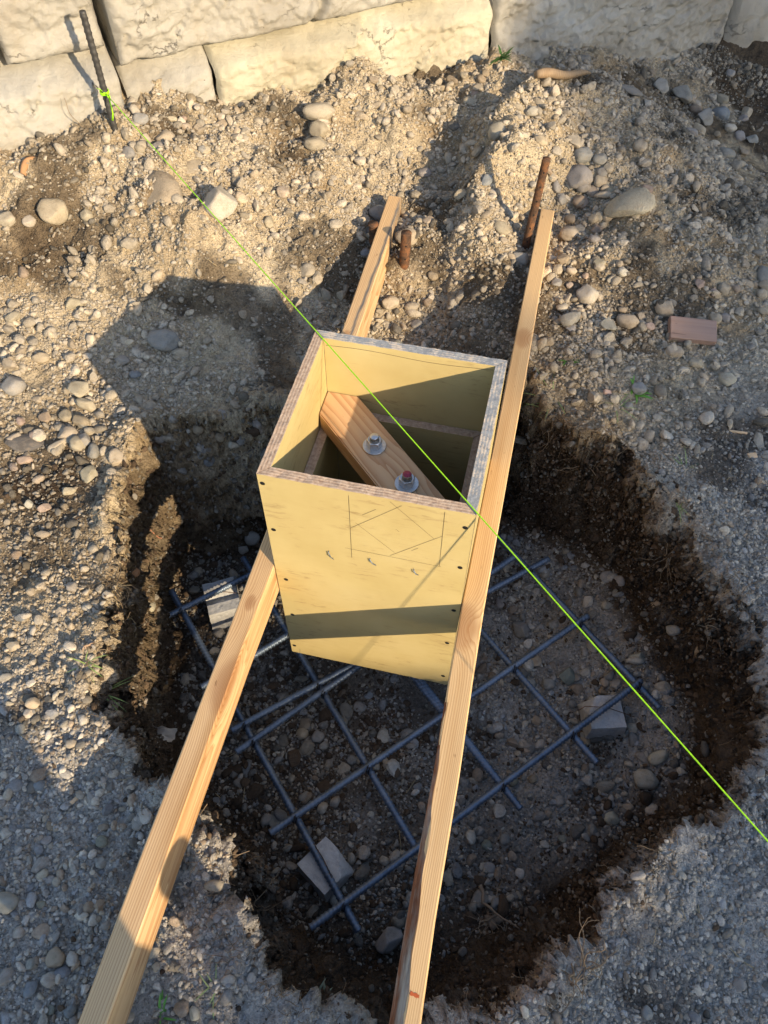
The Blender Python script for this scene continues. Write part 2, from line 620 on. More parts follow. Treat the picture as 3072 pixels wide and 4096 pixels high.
# ------------------------------------------------------------------ the ground: one sheet with the dug pit in it
CTRL = [(0, 335, -.118), (120, 290, -.10), (247, 298, -.11), (320, 240, -.095), (410, 215, -.09), (510, 240, -.145), (720, 172, -.128),
        (800, 142, -.14), (1075, 130, -.19), (1250, 115, -.235),
        (60, 420, -.165), (200, 380, -.15), (350, 440, -.165), (470, 480, -.20), (20, 560, -.25), (200, 550, -.24), (357, 602, -.27),
        (500, 560, -.245), (590, 620, -.325), (175, 765, -.34), (50, 700, -.31), (20, 850, -.345), (100, 950, -.365), (300, 900, -.36),
        (430, 800, -.35), (480, 950, -.372), (60, 1150, -.375), (200, 1150, -.375), (0, 1340, -.372), (190, 1690, -.372), (50, 1900, -.38), (100, 2150, -.385),
        (690, 255, -.165), (648, 272, -.205), (755, 298, -.225), (740, 345, -.20), (815, 280, -.19), (995, 420, -.305), (872, 572, -.312), (905, 525, -.30), (600, 330, -.19), (700, 400, -.25), (850, 230, -.17), (1000, 190, -.18), (800, 340, -.255),
        (760, 530, -.315), (805, 440, -.31), (700, 600, -.335), (640, 660, -.355), (900, 470, -.32),
        (1075, 300, -.115), (1055, 390, -.16), (1120, 225, -.125), (1185, 280, -.14), (1000, 300, -.235), (965, 370, -.295), (930, 420, -.31),
        (1010, 480, -.275), (950, 625, -.37), (885, 671, -.40), (830, 640, -.385), (1060, 560, -.29), (1060, 650, -.32), (1010, 690, -.36),
        (1250, 500, -.29), (1160, 520, -.325), (1190, 470, -.315), (1215, 450, -.295), (1230, 640, -.32), (1365, 440, -.235), (1300, 300, -.20), (1240, 350, -.215), (1450, 330, -.26), (1600, 480, -.325), (1640, 600, -.345),
        (1450, 700, -.35), (1250, 760, -.345), (1500, 850, -.375), (1250, 860, -.37), (1400, 980, -.385), (1600, 1000, -.39), (1620, 1250, -.40),
        (1500, 1880, -.41), (1650, 1750, -.41), (1650, 2200, -.42), (1350, 2150, -.42), (600, 2200, -.395), (330, 2180, -.39), (1000, 2400, -.42),
        (1400, 130, -.33), (1500, 215, -.40), (1600, 350, -.42), (1650, 100, -.38), (1540, 60, -.32), (1450, 70, -.29), (1330, 140, -.29)]
cx = np.array([at_z(*c)[:2] for c in CTRL])
cz = np.array([c[2] for c in CTRL])


def _tps(d2):
    return np.where(d2 > 1e-12, d2 * np.log(np.maximum(d2, 1e-12)), 0.0)


_far = np.array([(-2.6, 0), (-2.6, 1.5), (-2.4, -1.6), (0, -2.4), (2.6, -2), (3, 0), (3, 2), (2.6, 3.6), (1, 3.8), (-1, 3.5), (-2.4, 3)])
_P = np.concatenate([cx, _far])
_Z = np.concatenate([cz, np.array([-.36, -.15, -.39, -.42, -.43, -.43, -.43, -.42, -.36, -.25, -.2])])
_n = len(_P)
_A = np.zeros((_n + 3, _n + 3))
_A[:_n, :_n] = _tps(((_P[:, None] - _P[None]) ** 2).sum(-1)) + np.eye(_n) * 0.012
_A[:_n, _n] = _A[_n, :_n] = 1
_A[:_n, _n + 1:] = _P
_A[_n + 1:, :_n] = _P.T
_W = np.linalg.solve(_A, np.concatenate([_Z, [0, 0, 0]]))


def grade(x, y):
    o = np.empty(len(x))
    for s in range(0, len(x), 60000):
        q = np.stack([x[s:s + 60000], y[s:s + 60000]], 1)
        d2 = ((q[:, None] - _P[None]) ** 2).sum(-1)
        o[s:s + 60000] = _tps(d2) @ _W[:_n] + _W[_n] + q @ _W[_n + 1:]
    r = np.hypot(x - 0.1, y - 0.8)
    w = np.clip((r - 2.4) / 0.9, 0, 1)
    w = w * w * (3 - 2 * w)
    return o * (1 - w) + (-0.40) * w


RIM_PX = [(330, 930), (270, 1005), (250, 1100), (246, 1200), (238, 1300), (222, 1400), (210, 1480), (212, 1560), (250, 1640), (330, 1700),
          (400, 1750), (458, 1785), (492, 1850), (478, 1920), (500, 1990), (530, 2050), (575, 2110), (640, 2160), (720, 2205), (810, 2255),
          (950, 2260), (1060, 2200), (1190, 2100), (1303, 2035), (1333, 1959), (1359, 1892), (1383, 1859), (1439, 1826), (1539, 1775),
          (1605, 1715), (1655, 1620), (1668, 1500), (1645, 1400), (1610, 1318), (1535, 1240), (1470, 1139), (1400, 1050), (1325, 975),
          (1262, 940), (1189, 893), (1139, 850), (1125, 800)]
RIM = [tuple(at_z(a, b, -.38)[:2] + (np.array([.024, .012]) if a > 1250 and b < 1700 else 0)) for a, b in RIM_PX] + [(.235, .67), (.12, .66), (0, .62), (-.12, .58)] + \
      [tuple(at_z(a, b, -.375)[:2]) for a, b in [(565, 865), (480, 890), (400, 905)]]
FOOT_PX = [(385, 1170), (345, 1215), (335, 1300), (328, 1400), (330, 1500), (355, 1580), (420, 1690), (500, 1770), (545, 1850), (560, 1930),
           (600, 2000), (680, 2060), (790, 2095), (900, 2085), (1010, 2030), (1140, 1975), (1255, 1925), (1330, 1830), (1410, 1760),
           (1520, 1680), (1580, 1590), (1560, 1500), (1485, 1380), (1425, 1290), (1335, 1205), (1245, 1125), (1180, 1040), (1125, 960)]
FOOT = [tuple(at_z(a, b, -.685 if (a > 1200 and b < 1700) or (a > 1100 and b < 1000) or (a > 1150 and b < 1100) else -.772)[:2]) for a, b in FOOT_PX] + [(.22, .53), (.05, .50), (-.15, .47)] + \
       [tuple(at_z(a, b, -.772)[:2]) for a, b in [(545, 1180), (455, 1198)]]


FAR_DARK = [tuple(at_z(a, b, -.38)[:2]) for a, b in [(1200, 112), (1330, 138), (1440, 158), (1512, 192), (1562, 232), (1622, 285), (1690, 335)]] + [(2.6, 1.6), (2.6, 3.4), (.5, 3.4)]


def poly_sd(x, y, poly):
    """signed distance to a closed polygon, positive inside"""
    P = np.array(poly)
    Q = np.roll(P, -1, 0)
    d = np.full(len(x), 1e9)
    ins = np.zeros(len(x), bool)
    for (ax, ay), (bx, by) in zip(P, Q):
        ex, ey = bx - ax, by - ay
        t = np.clip(((x - ax) * ex + (y - ay) * ey) / (ex * ex + ey * ey + 1e-12), 0, 1)
        d = np.minimum(d, (x - ax - t * ex) ** 2 + (y - ay - t * ey) ** 2)
        c = ((ay > y) != (by > y)) & (x < ex * (y - ay) / (ey if abs(ey) > 1e-12 else 1e-12) + ax)
        ins ^= c
    d = np.sqrt(d)
    return np.where(ins, d, -d)


def push_inside(poly, ring, gap):
    P = np.array(poly, float)
    for _ in range(60):
        s = poly_sd(P[:, 0], P[:, 1], ring)
        bad = s < gap
        if not bad.any():
            break
        e = .004
        gx_ = poly_sd(P[:, 0] + e, P[:, 1], ring) - poly_sd(P[:, 0] - e, P[:, 1], ring)
        gy_ = poly_sd(P[:, 0], P[:, 1] + e, ring) - poly_sd(P[:, 0], P[:, 1] - e, ring)
        g_ = np.stack([gx_, gy_], 1)
        g_ /= np.linalg.norm(g_, axis=1)[:, None] + 1e-9
        P[bad] += g_[bad] * .005
    return [tuple(p) for p in P]


FOOT = push_inside(FOOT, RIM, .036)


def smooth01(t):
    t = np.clip(t, 0, 1)
    return t * t * (3 - 2 * t)


def bank(x, y):
    """1 where the spoil slides into the pit behind and left of the form"""
    return smooth01((y - 0.24) / 0.14) * smooth01((0.02 - x) / 0.16)


def terrain(x, y):
    """height, moist (dug dark soil), grey (gravel dust) for arrays of x, y"""
    x = np.asarray(x, float)
    y = np.asarray(y, float)
    n_lo = fbm(P3(x, y, 0.3) * 2.2, 3)
    n_md = fbm(P3(x, y, 1.7) * 9, 4, 0.55)
    n_hi = fbm(P3(x, y, 5.1) * 45, 3, 0.6)
    g = grade(x, y)
    core = np.hypot(x - 0.1, y - 0.8) < 3.2
    sr = np.full(len(x), -5.0)
    sf = np.full(len(x), -5.0)
    near = (np.abs(x) < 1.6) & (y > -1.3) & (y < 1.3)
    sr[near] = poly_sd(x[near], y[near], RIM)
    sf[near] = poly_sd(x[near], y[near], FOOT)
    t0 = np.clip(np.where(sf >= 0, 1.0, np.where(sr <= 0, 0.0, sr / np.maximum(sr - sf, 1e-6))), 0, 1)
    z0 = g * (1 - t0) + (-0.772) * t0
    pz = P3(x, y, z0)
    w_md = fbm(pz * 8, 2, 0.5)
    jag = w_md * 0.034 * np.where(t0 > 0.15, 0.8, 1.0)
    srj = sr + jag
    sfj = sf + n_md * 0.02
    t = np.where(sfj >= 0, 1.0, np.where(srj <= 0, 0.0, srj / np.maximum(srj - sfj, 1e-6)))
    # steep under the lip, spreading at the foot
    prof = np.where(t < 0.45, smooth01(t / 0.45) * 0.62, 0.62 + 0.38 * (1 - (1 - (t - 0.45) / 0.55) ** 1.5))
    bk = bank(x, y)
    prof = np.clip(prof * (1 - bk) + bk * (0.55 * t + 0.45 * smooth01(t)), 0, 1)
    floor = -0.772 + 0.088 * smooth01((x * .75 + y * .4 - .36) / .24) + n_lo * 0.012 + n_md * 0.010 + n_hi * 0.004
    heap = smooth01((g + 0.36) / 0.10)
    rough_g = n_lo * (0.012 + 0.012 * heap) + fbm(P3(x, y, 6.4) * 5, 2) * (0.004 + 0.022 * heap) + n_md * (0.010 + 0.022 * heap) + n_hi * (0.005 + 0.005 * heap)
    lip = np.exp(-((srj - 0.01) / 0.045) ** 2)
    top = g + rough_g + lip * (0.010 + n_md * 0.026)
    lim = np.minimum(-.312 + np.maximum(0, np.abs(x - .190) - .040) * .8 + np.maximum(0, y - 1.20) * 1.5,
                     -.322 + np.maximum(0, np.abs(x + .203 + .015 * y) - .040) * .8 + np.maximum(0, y - 1.15) * 1.5)
    top = np.minimum(top, lim + n_md * 0.008)
    z = top * (1 - prof) + floor * prof
    wallzone = np.clip(1 - np.abs(prof - 0.5) * 2, 0, 1)
    z = z + wallzone * w_md * 0.030
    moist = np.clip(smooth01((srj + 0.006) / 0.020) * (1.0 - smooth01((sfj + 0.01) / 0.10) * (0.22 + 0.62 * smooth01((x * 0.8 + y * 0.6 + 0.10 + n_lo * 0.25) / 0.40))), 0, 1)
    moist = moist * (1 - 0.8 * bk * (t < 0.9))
    # darker undisturbed ground in the far right corner and patches of fresh soil on the heaps
    darkfar = np.zeros(len(x))
    fr = (x > -.1) & (y > 1.1)
    darkfar[fr] = smooth01((poly_sd(x[fr], y[fr], FAR_DARK) + n_md[fr] * 0.10 - 0.01) / 0.08)
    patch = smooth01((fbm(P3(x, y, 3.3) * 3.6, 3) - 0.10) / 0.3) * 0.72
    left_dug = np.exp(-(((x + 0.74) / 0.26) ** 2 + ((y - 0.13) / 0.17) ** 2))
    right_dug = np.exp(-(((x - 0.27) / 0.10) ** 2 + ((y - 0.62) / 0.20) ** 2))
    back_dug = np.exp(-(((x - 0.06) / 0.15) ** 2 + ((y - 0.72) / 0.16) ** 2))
    moist = np.maximum.reduce([moist, darkfar * 0.9, patch, left_dug * (0.92 + n_md * .3), right_dug * 0.6, back_dug * 0.75, 0 * x])
    grey = smooth01((x * 0.55 - y * 0.55 + 0.18 + n_lo * 0.2) / 0.45)
    grey = np.maximum(grey, smooth01((-0.33 - y + n_lo * .15) / 0.12))
    grey = np.maximum(grey, smooth01((sfj - 0.0) / 0.05))
    return z, np.clip(moist, 0, 1), grey, t, srj, sfj


def axis_coords(a, b, step, far, grow=1.25):
    c = list(np.arange(a, b + step / 2, step))
    s, v = step, b
    while v < far:
        s *= grow
        v += s
        c.append(v)
    s, v, pre = step, a, []
    while v > -far:
        s *= grow
        v -= s
        pre.append(v)
    return np.array(pre[::-1] + c)


STEP = 0.0062
gx = axis_coords(-1.42, 1.30, STEP, 40)
gy = axis_coords(-0.82, 2.45, STEP, 40)
NX, NY = len(gx), len(gy)
XX, YY = np.meshgrid(gx, gy)
xf, yf = XX.ravel(), YY.ravel()
zf, mo, gr, tt, _srj, _sfj = terrain(xf, yf)
ZG = zf.reshape(NY, NX)
# crumbly sideways displacement of the pit walls
steep = np.clip(1 - np.abs(tt - 0.42) / 0.5, 0, 1) * ((tt > 0) & (tt < 1))
p3 = P3(xf, yf, zf)
gv = np.stack([xf, yf, zf], 1)
ii = np.arange(NX * NY).reshape(NY, NX)
gf = np.stack([ii[:-1, :-1], ii[:-1, 1:], ii[1:, 1:], ii[1:, :-1]], -1).reshape(-1, 4)
gme = new_mesh('ground', gv, gf, [M_SOIL])
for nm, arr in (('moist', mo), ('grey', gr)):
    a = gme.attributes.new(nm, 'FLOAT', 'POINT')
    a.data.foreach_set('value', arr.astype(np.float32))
# the cut faces of the pit are stretched: split their long edges twice, then crumble them
bm = bmesh.new()
bm.from_mesh(gme)
for _pass in range(3):
    long_ = [e for e in bm.edges if abs(e.verts[0].co.z - e.verts[1].co.z) > 0.0085 and e.verts[0].co.z < -.3 and abs(e.verts[0].co.x) < 1.4 and -1 < e.verts[0].co.y < 1.2]
    if not long_:
        break
    bmesh.ops.subdivide_edges(bm, edges=long_, cuts=1, use_grid_fill=True)
bm.to_mesh(gme)
bm.free()
gme.polygons.foreach_set('use_smooth', np.ones(len(gme.polygons), dtype=bool))
_co = np.empty(len(gme.vertices) * 3)
gme.vertices.foreach_get('co', _co)
_co = _co.reshape(-1, 3)
_nr = np.empty(len(gme.vertices) * 3)
gme.vertex_normals.foreach_get('vector', _nr)
_nr = _nr.reshape(-1, 3)
_w = np.clip((0.86 - _nr[:, 2]) / 0.3, 0, 1) * (np.abs(_co[:, 0]) < 1.4) * (_co[:, 1] > -1) * (_co[:, 1] < 1.0) * (_co[:, 2] < -.33)
_k = np.where(_w > 0.01)[0]
_q = _co[_k]
_d = fbm(_q * 14, 3, 0.6) * 0.024 + np.abs(fbm(_q * 40 + 3, 3, 0.6)) * 0.020 + fbm(_q * 110, 2) * 0.005
_co[_k] += _nr[_k] * (_d * _w[_k])[:, None]
_sr2 = np.full(len(_co), -1.0)
_nb = np.where((np.abs(_co[:, 0]) < 1.4) & (_co[:, 1] > -1.2) & (_co[:, 1] < 1.2))[0]
_sr2[_nb] = poly_sd(_co[_nb, 0], _co[_nb, 1], RIM)
_sf2 = np.full(len(_co), -1.0)
_sf2[_nb] = poly_sd(_co[_nb, 0], _co[_nb, 1], FOOT)
_k2 = np.where((_sr2 > -.045) & (_sf2 < .0))[0]
_q2 = _co[_k2]
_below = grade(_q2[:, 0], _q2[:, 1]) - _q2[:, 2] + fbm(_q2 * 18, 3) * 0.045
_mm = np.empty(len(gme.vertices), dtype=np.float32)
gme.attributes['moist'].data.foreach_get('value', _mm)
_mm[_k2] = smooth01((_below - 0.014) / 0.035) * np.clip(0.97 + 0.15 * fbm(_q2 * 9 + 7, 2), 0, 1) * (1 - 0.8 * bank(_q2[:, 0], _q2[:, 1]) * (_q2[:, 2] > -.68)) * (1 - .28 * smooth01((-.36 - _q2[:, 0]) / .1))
gme.attributes['moist'].data.foreach_set('value', np.clip(_mm, 0, 1))
gme.vertices.foreach_set('co', _co.astype(np.float32).ravel())
gme.update()
ground = tag(link('ground', gme), 'gravelly building plot with heaps of excavated soil around a dug footing pit', kind='structure')


def gz(x, y):
    """ground height from the sheet, bilinear"""
    x = np.atleast_1d(np.asarray(x, float))
    y = np.atleast_1d(np.asarray(y, float))
    i = np.clip(np.searchsorted(gx, x) - 1, 0, NX - 2)
    j = np.clip(np.searchsorted(gy, y) - 1, 0, NY - 2)
    fx = np.clip((x - gx[i]) / (gx[i + 1] - gx[i]), 0, 1)
    fy = np.clip((y - gy[j]) / (gy[j + 1] - gy[j]), 0, 1)
    return (ZG[j, i] * (1 - fx) + ZG[j, i + 1] * fx) * (1 - fy) + (ZG[j + 1, i] * (1 - fx) + ZG[j + 1, i + 1] * fx) * fy


def gnormal(x, y, e=0.012):
    a = (gz(x + e, y) - gz(x - e, y)) / (2 * e)
    b = (gz(x, y + e) - gz(x, y - e)) / (2 * e)
    n = np.stack([-a, -b, np.ones_like(a)], 1)
    return n / np.linalg.norm(n, axis=1)[:, None]


def at_ground(px, py):
    """first point of the ground under a reading of the photograph, and its distance along the view axis"""
    d = ray(px, py)
    t = np.arange(0.9, 5.0, 0.004)
    P = CAM + t[:, None] * d
    h = P[:, 2] - gz(P[:, 0], P[:, 1])
    k = np.argmax(h < 0)
    if h[k] >= 0:
        k = len(t) - 1
    a = h[k - 1] / (h[k - 1] - h[k] + 1e-9) if k else 0
    tb = t[k - 1] + (t[k] - t[k - 1]) * a
    return CAM + tb * d, tb


# ------------------------------------------------------------------ retaining wall of big split-face concrete blocks
WQ = np.array([-.93, 1.06, 0.0])
WU = np.array([math.sin(math.radians(50)), math.cos(math.radians(50)), 0.0])
WN = np.array([WU[1], -WU[0], 0.0])


def wall_block(name, u0, u1, z0, z1, face, mat, seed, cove=0.0, cracks=(), rough=1.0, step=0.008, depth=0.35):
    nu = max(8, int((u1 - u0) / step))
    nz = max(8, int((z1 - z0) / step))
    u = np.linspace(u0, u1, nu)
    z = np.linspace(z0, z1, nz)
    U, Z = np.meshgrid(u, z)
    uf, zf2 = U.ravel(), Z.ravel()
    e = np.minimum.reduce([uf - u0, u1 - uf, zf2 - z0, z1 - zf2])
    ej = e + fbm(P3(uf, zf2, seed) * 14, 3) * 0.006
    rnd = 0.016
    k = np.clip(ej / rnd, 0, 1)
    d = -rnd * (1 - np.sqrt(np.maximum(0, 1 - (1 - k) ** 2))) * 1.5
    if cove:
        c = np.clip((z1 - zf2 + fbm(P3(uf, zf2, seed + 3) * 6, 2) * 0.012) / 0.06, 0, 1)
        d = d - cove * (1 - smooth01(c))
    inner = np.clip(e / 0.035, 0, 1)
    # broken facets: every spot takes the tilted plane of its nearest seed
    rs = np.random.default_rng(int(seed * 100))
    ns = max(8, int((u1 - u0) * (z1 - z0) * 120))
    sd_ = np.stack([rs.uniform(u0, u1, ns), rs.uniform(z0, z1, ns)], 1)
    tl = rs.normal(0, .085, (ns, 2))
    of = rs.normal(0, .0028, ns)
    pw = np.stack([uf, zf2], 1) + np.stack([fbm(P3(uf, zf2, seed + 20) * 9, 4, .6), fbm(P3(uf, zf2, seed + 30) * 9, 4, .6)], 1) * .045
    near_ = np.argmin(((pw[:, None] - sd_[None]) ** 2).sum(-1), 1) if len(uf) * ns < 6e6 else np.zeros(len(uf), int)
    facet = of[near_] + ((pw - sd_[near_]) * tl[near_]).sum(1)
    q = P3(uf, zf2, seed * 1.7)
    big = fbm(q * np.array([3.0, 4.5, 1]), 3, 0.5) * 0.010
    warp = fbm(q * 7 + 9, 2) * 0.25
    ridge = np.abs(fbm(q * np.array([5.5, 9, 1]) + warp[:, None], 4, 0.55))
    chip = np.minimum(ridge, 0.35) * 0.026
    # conchoidal shelves: quantised noise gives the torn steps
    sh = fbm(q * np.array([5, 8, 1]) + 40, 3, 0.5) * 3.2
    shelf = (np.floor(sh) + smooth01((sh - np.floor(sh) - 0.55) / 0.45)) * 0.0035
    fine = fbm(q * 60, 3, 0.65) * 0.0030 + np.minimum(np.abs(fbm(q * np.array([16, 26, 1]) + warp[:, None] * 4, 4, 0.6)), .3) * 0.011 * inner
    d = d + inner * rough * (big + chip * 0.8 + shelf + facet) + fine
    for (cu, cz0, cz1, w) in cracks:
        cc = np.abs(uf - cu - fbm(P3(zf2, 0 * zf2, seed + 8) * 11, 3) * 0.03)
        m = (zf2 > cz0) & (zf2 < cz1)
        d = d - np.where(m, np.exp(-(cc / w) ** 2) * 0.028, 0)
    nrm = face + d
    P = WQ + uf[:, None] * WU + nrm[:, None] * WN + zf2[:, None] * np.array([0, 0, 1.0])
    idx = np.arange(nu * nz).reshape(nz, nu)
    F = [tuple(r) for r in np.stack([idx[:-1, :-1], idx[:-1, 1:], idx[1:, 1:], idx[1:, :-1]], -1).reshape(-1, 4)]
    border = list(idx[0, :]) + list(idx[1:, -1]) + list(idx[-1, -2::-1]) + list(idx[-2:0, 0])
    back = P[border] - WN * (depth + (nrm[border] - face))[:, None]
    nb = len(border)
    o = len(P)
    V = np.concatenate([P, back])
    for k in range(nb):
        k2 = (k + 1) % nb
        F.append((border[k], o + k, o + k2, border[k2]))
    F.append(tuple(o + k for k in range(nb)))
    return new_mesh(name, V, F, [mat])


wall = thing('retaining_wall', 'pale split-face concrete block retaining wall behind the soil heaps', 'wall', tuple(WQ + np.array([0, 0, -.5])))
BLOCKS = [  # u0 u1 z0 z1 face material seed cove cracks
    (-1.0, -.192, .045, .50, -.045, M_WALL, 1.0, 0, ()),
    (-.176, .052, .048, .50, -.042, M_WALL, 2.1, 0, ()),
    (-1.0, .060, -.50, .040, -.012, M_WALL, 3.3, .075, ()),
    (.076, 1.50, .002, .46, -.035, M_WALL, 4.4, 0, ((.60, .0, .5, .012), (.66, .05, .5, .006), (.36, .09, .5, .004))),
    (.072, .303, -.50, -.006, -.030, M_WALL, 5.2, .065, ()),
    (.306, 1.148, -.50, -.006, -.022, M_WALL_BOUNCE, 6.6, .06, ()),
    (1.162, 2.12, -.50, -.006, -.030, M_WALL, 7.5, .02, ()),
    (1.515, 2.6, .002, .46, -.035, M_WALL, 8.1, 0, ()),
    (2.134, 3.2, -.50, -.006, -.030, M_WALL, 9.2, .02, ()),
    (2.615, 3.4, .002, .46, -.035, M_WALL, 10.1, 0, ()),
    (-1.0, .40, .505, .92, -.07, M_WALL, 11.3, 0, ()),
    (.415, 1.70, .465, .92, -.07, M_WALL, 12.3, 0, ()),
    (1.715, 3.2, .465, .92, -.07, M_WALL, 13.3, 0, ()),
]
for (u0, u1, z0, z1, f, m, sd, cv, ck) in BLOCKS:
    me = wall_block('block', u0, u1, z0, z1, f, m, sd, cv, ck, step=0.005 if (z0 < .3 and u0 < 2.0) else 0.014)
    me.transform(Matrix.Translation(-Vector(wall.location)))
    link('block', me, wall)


# ------------------------------------------------------------------ stones
def rock_mesh(name, seed, sub=3, flat=0.75, planes=4, bump=0.16):
    r = np.random.default_rng(seed)
    bm = bmesh.new()
    bmesh.ops.create_icosphere(bm, subdivisions=sub, radius=1.0)
    v = np.array([p.co[:] for p in bm.verts])
    f = np.array([[q.index for q in p.verts] for p in bm.faces])
    bm.free()
    v = v * (1 + bump * fbm(v * 0.9 + seed * 3.1, 2)[:, None])
    for k in range(planes):
        n = r.normal(size=3)
        n /= np.linalg.norm(n)
        off = r.uniform(0.58, 0.86) if planes < 9 or sub == 2 else r.uniform(0.46, 0.74)
        over = np.maximum(0, v @ n - off)
        v = v - (over * (0.92 if planes < 9 else 0.98))[:, None] * n
    v = v * (1 + 0.035 * fbm(v * 2.6 + seed, 3)[:, None])
    v = v * np.array([1, r.uniform(0.78, 1.0), flat * r.uniform(0.85, 1.1)])
    v = v / np.abs(v[:, :2]).max()
    return new_mesh(name, v, f, [M_STONE])


ROUND = [rock_mesh('stone', 100 + k, 3, 0.72, 2 + k % 3, 0.22) for k in range(9)]
ANGLED = [rock_mesh('stone', 200 + k, 3, 0.80, 9, 0.15) for k in range(6)]
FLATS = [rock_mesh('stone', 300 + k, 3, 0.42, 3, 0.22) for k in range(4)]
TONE = {'tan': (.36, .31, .235), 'brown': (.27, .215, .155), 'grey': (.255, .245, .225), 'blue': (.18, .195, .21), 'dark': (.115, .108, .10),
        'pale': (.40, .365, .30), 'pink': (.31, .245, .20), 'green': (.20, .21, .17), 'rust': (.33, .17, .085), 'soil': (.31, .265, .195)}


def tone(t, r=0.14):
    c = np.array(TONE[t]) * (1 + random.uniform(-r, r))
    return (*np.clip(c * np.array([1 + random.uniform(-.05, .05), 1, 1 + random.uniform(-.05, .05)]), 0, 1), 1)


def place_stone(name, px, py, w, h, tn, shape='r', ang=None, sink=0.30, parent=None):
    """stone w x h photo pixels wide, bedded in the ground where the photograph shows it"""
    P, dep = at_ground(px, py + h * 0.12)
    s = dep / FPX * K
    a, b = w * s / 2, h * s / 2
    kind = {'r': ROUND, 'a': ANGLED, 'f': FLATS}[shape]
    me = random.choice(kind)
    o = bpy.data.objects.new(name, me)
    COL.objects.link(o)
    n = gnormal(np.array([P[0]]), np.array([P[1]]), 0.03)[0]
    q = Vector((0, 0, 1)).rotation_difference(Vector(n) * 0.6 + Vector((0, 0, 0.4)))
    yaw = YAW + (math.radians(ang) if ang is not None else 0)
    # seen from 54 degrees up, the far axis is foreshortened
    bb = min(b * (1.5 if shape == 'f' else 1.12), a * 1.5)
    o.rotation_mode = 'QUATERNION'
    o.rotation_quaternion = q @ Euler((random.uniform(-.15, .15), random.uniform(-.15, .15), yaw)).to_quaternion()
    hgt = (a + bb) / 2 * (0.62 if shape == 'f' else 1)
    o.scale = (a, bb, hgt)
    zr = {'r': 0.72, 'a': 0.80, 'f': 0.42}[shape] * hgt
    ctr = Vector(P) + Vector(n) * (zr * (1 - 2 * sink))
    o.location = ctr
    o.color = tone(tn)
    if parent is not None:
        o.parent = parent
    return o


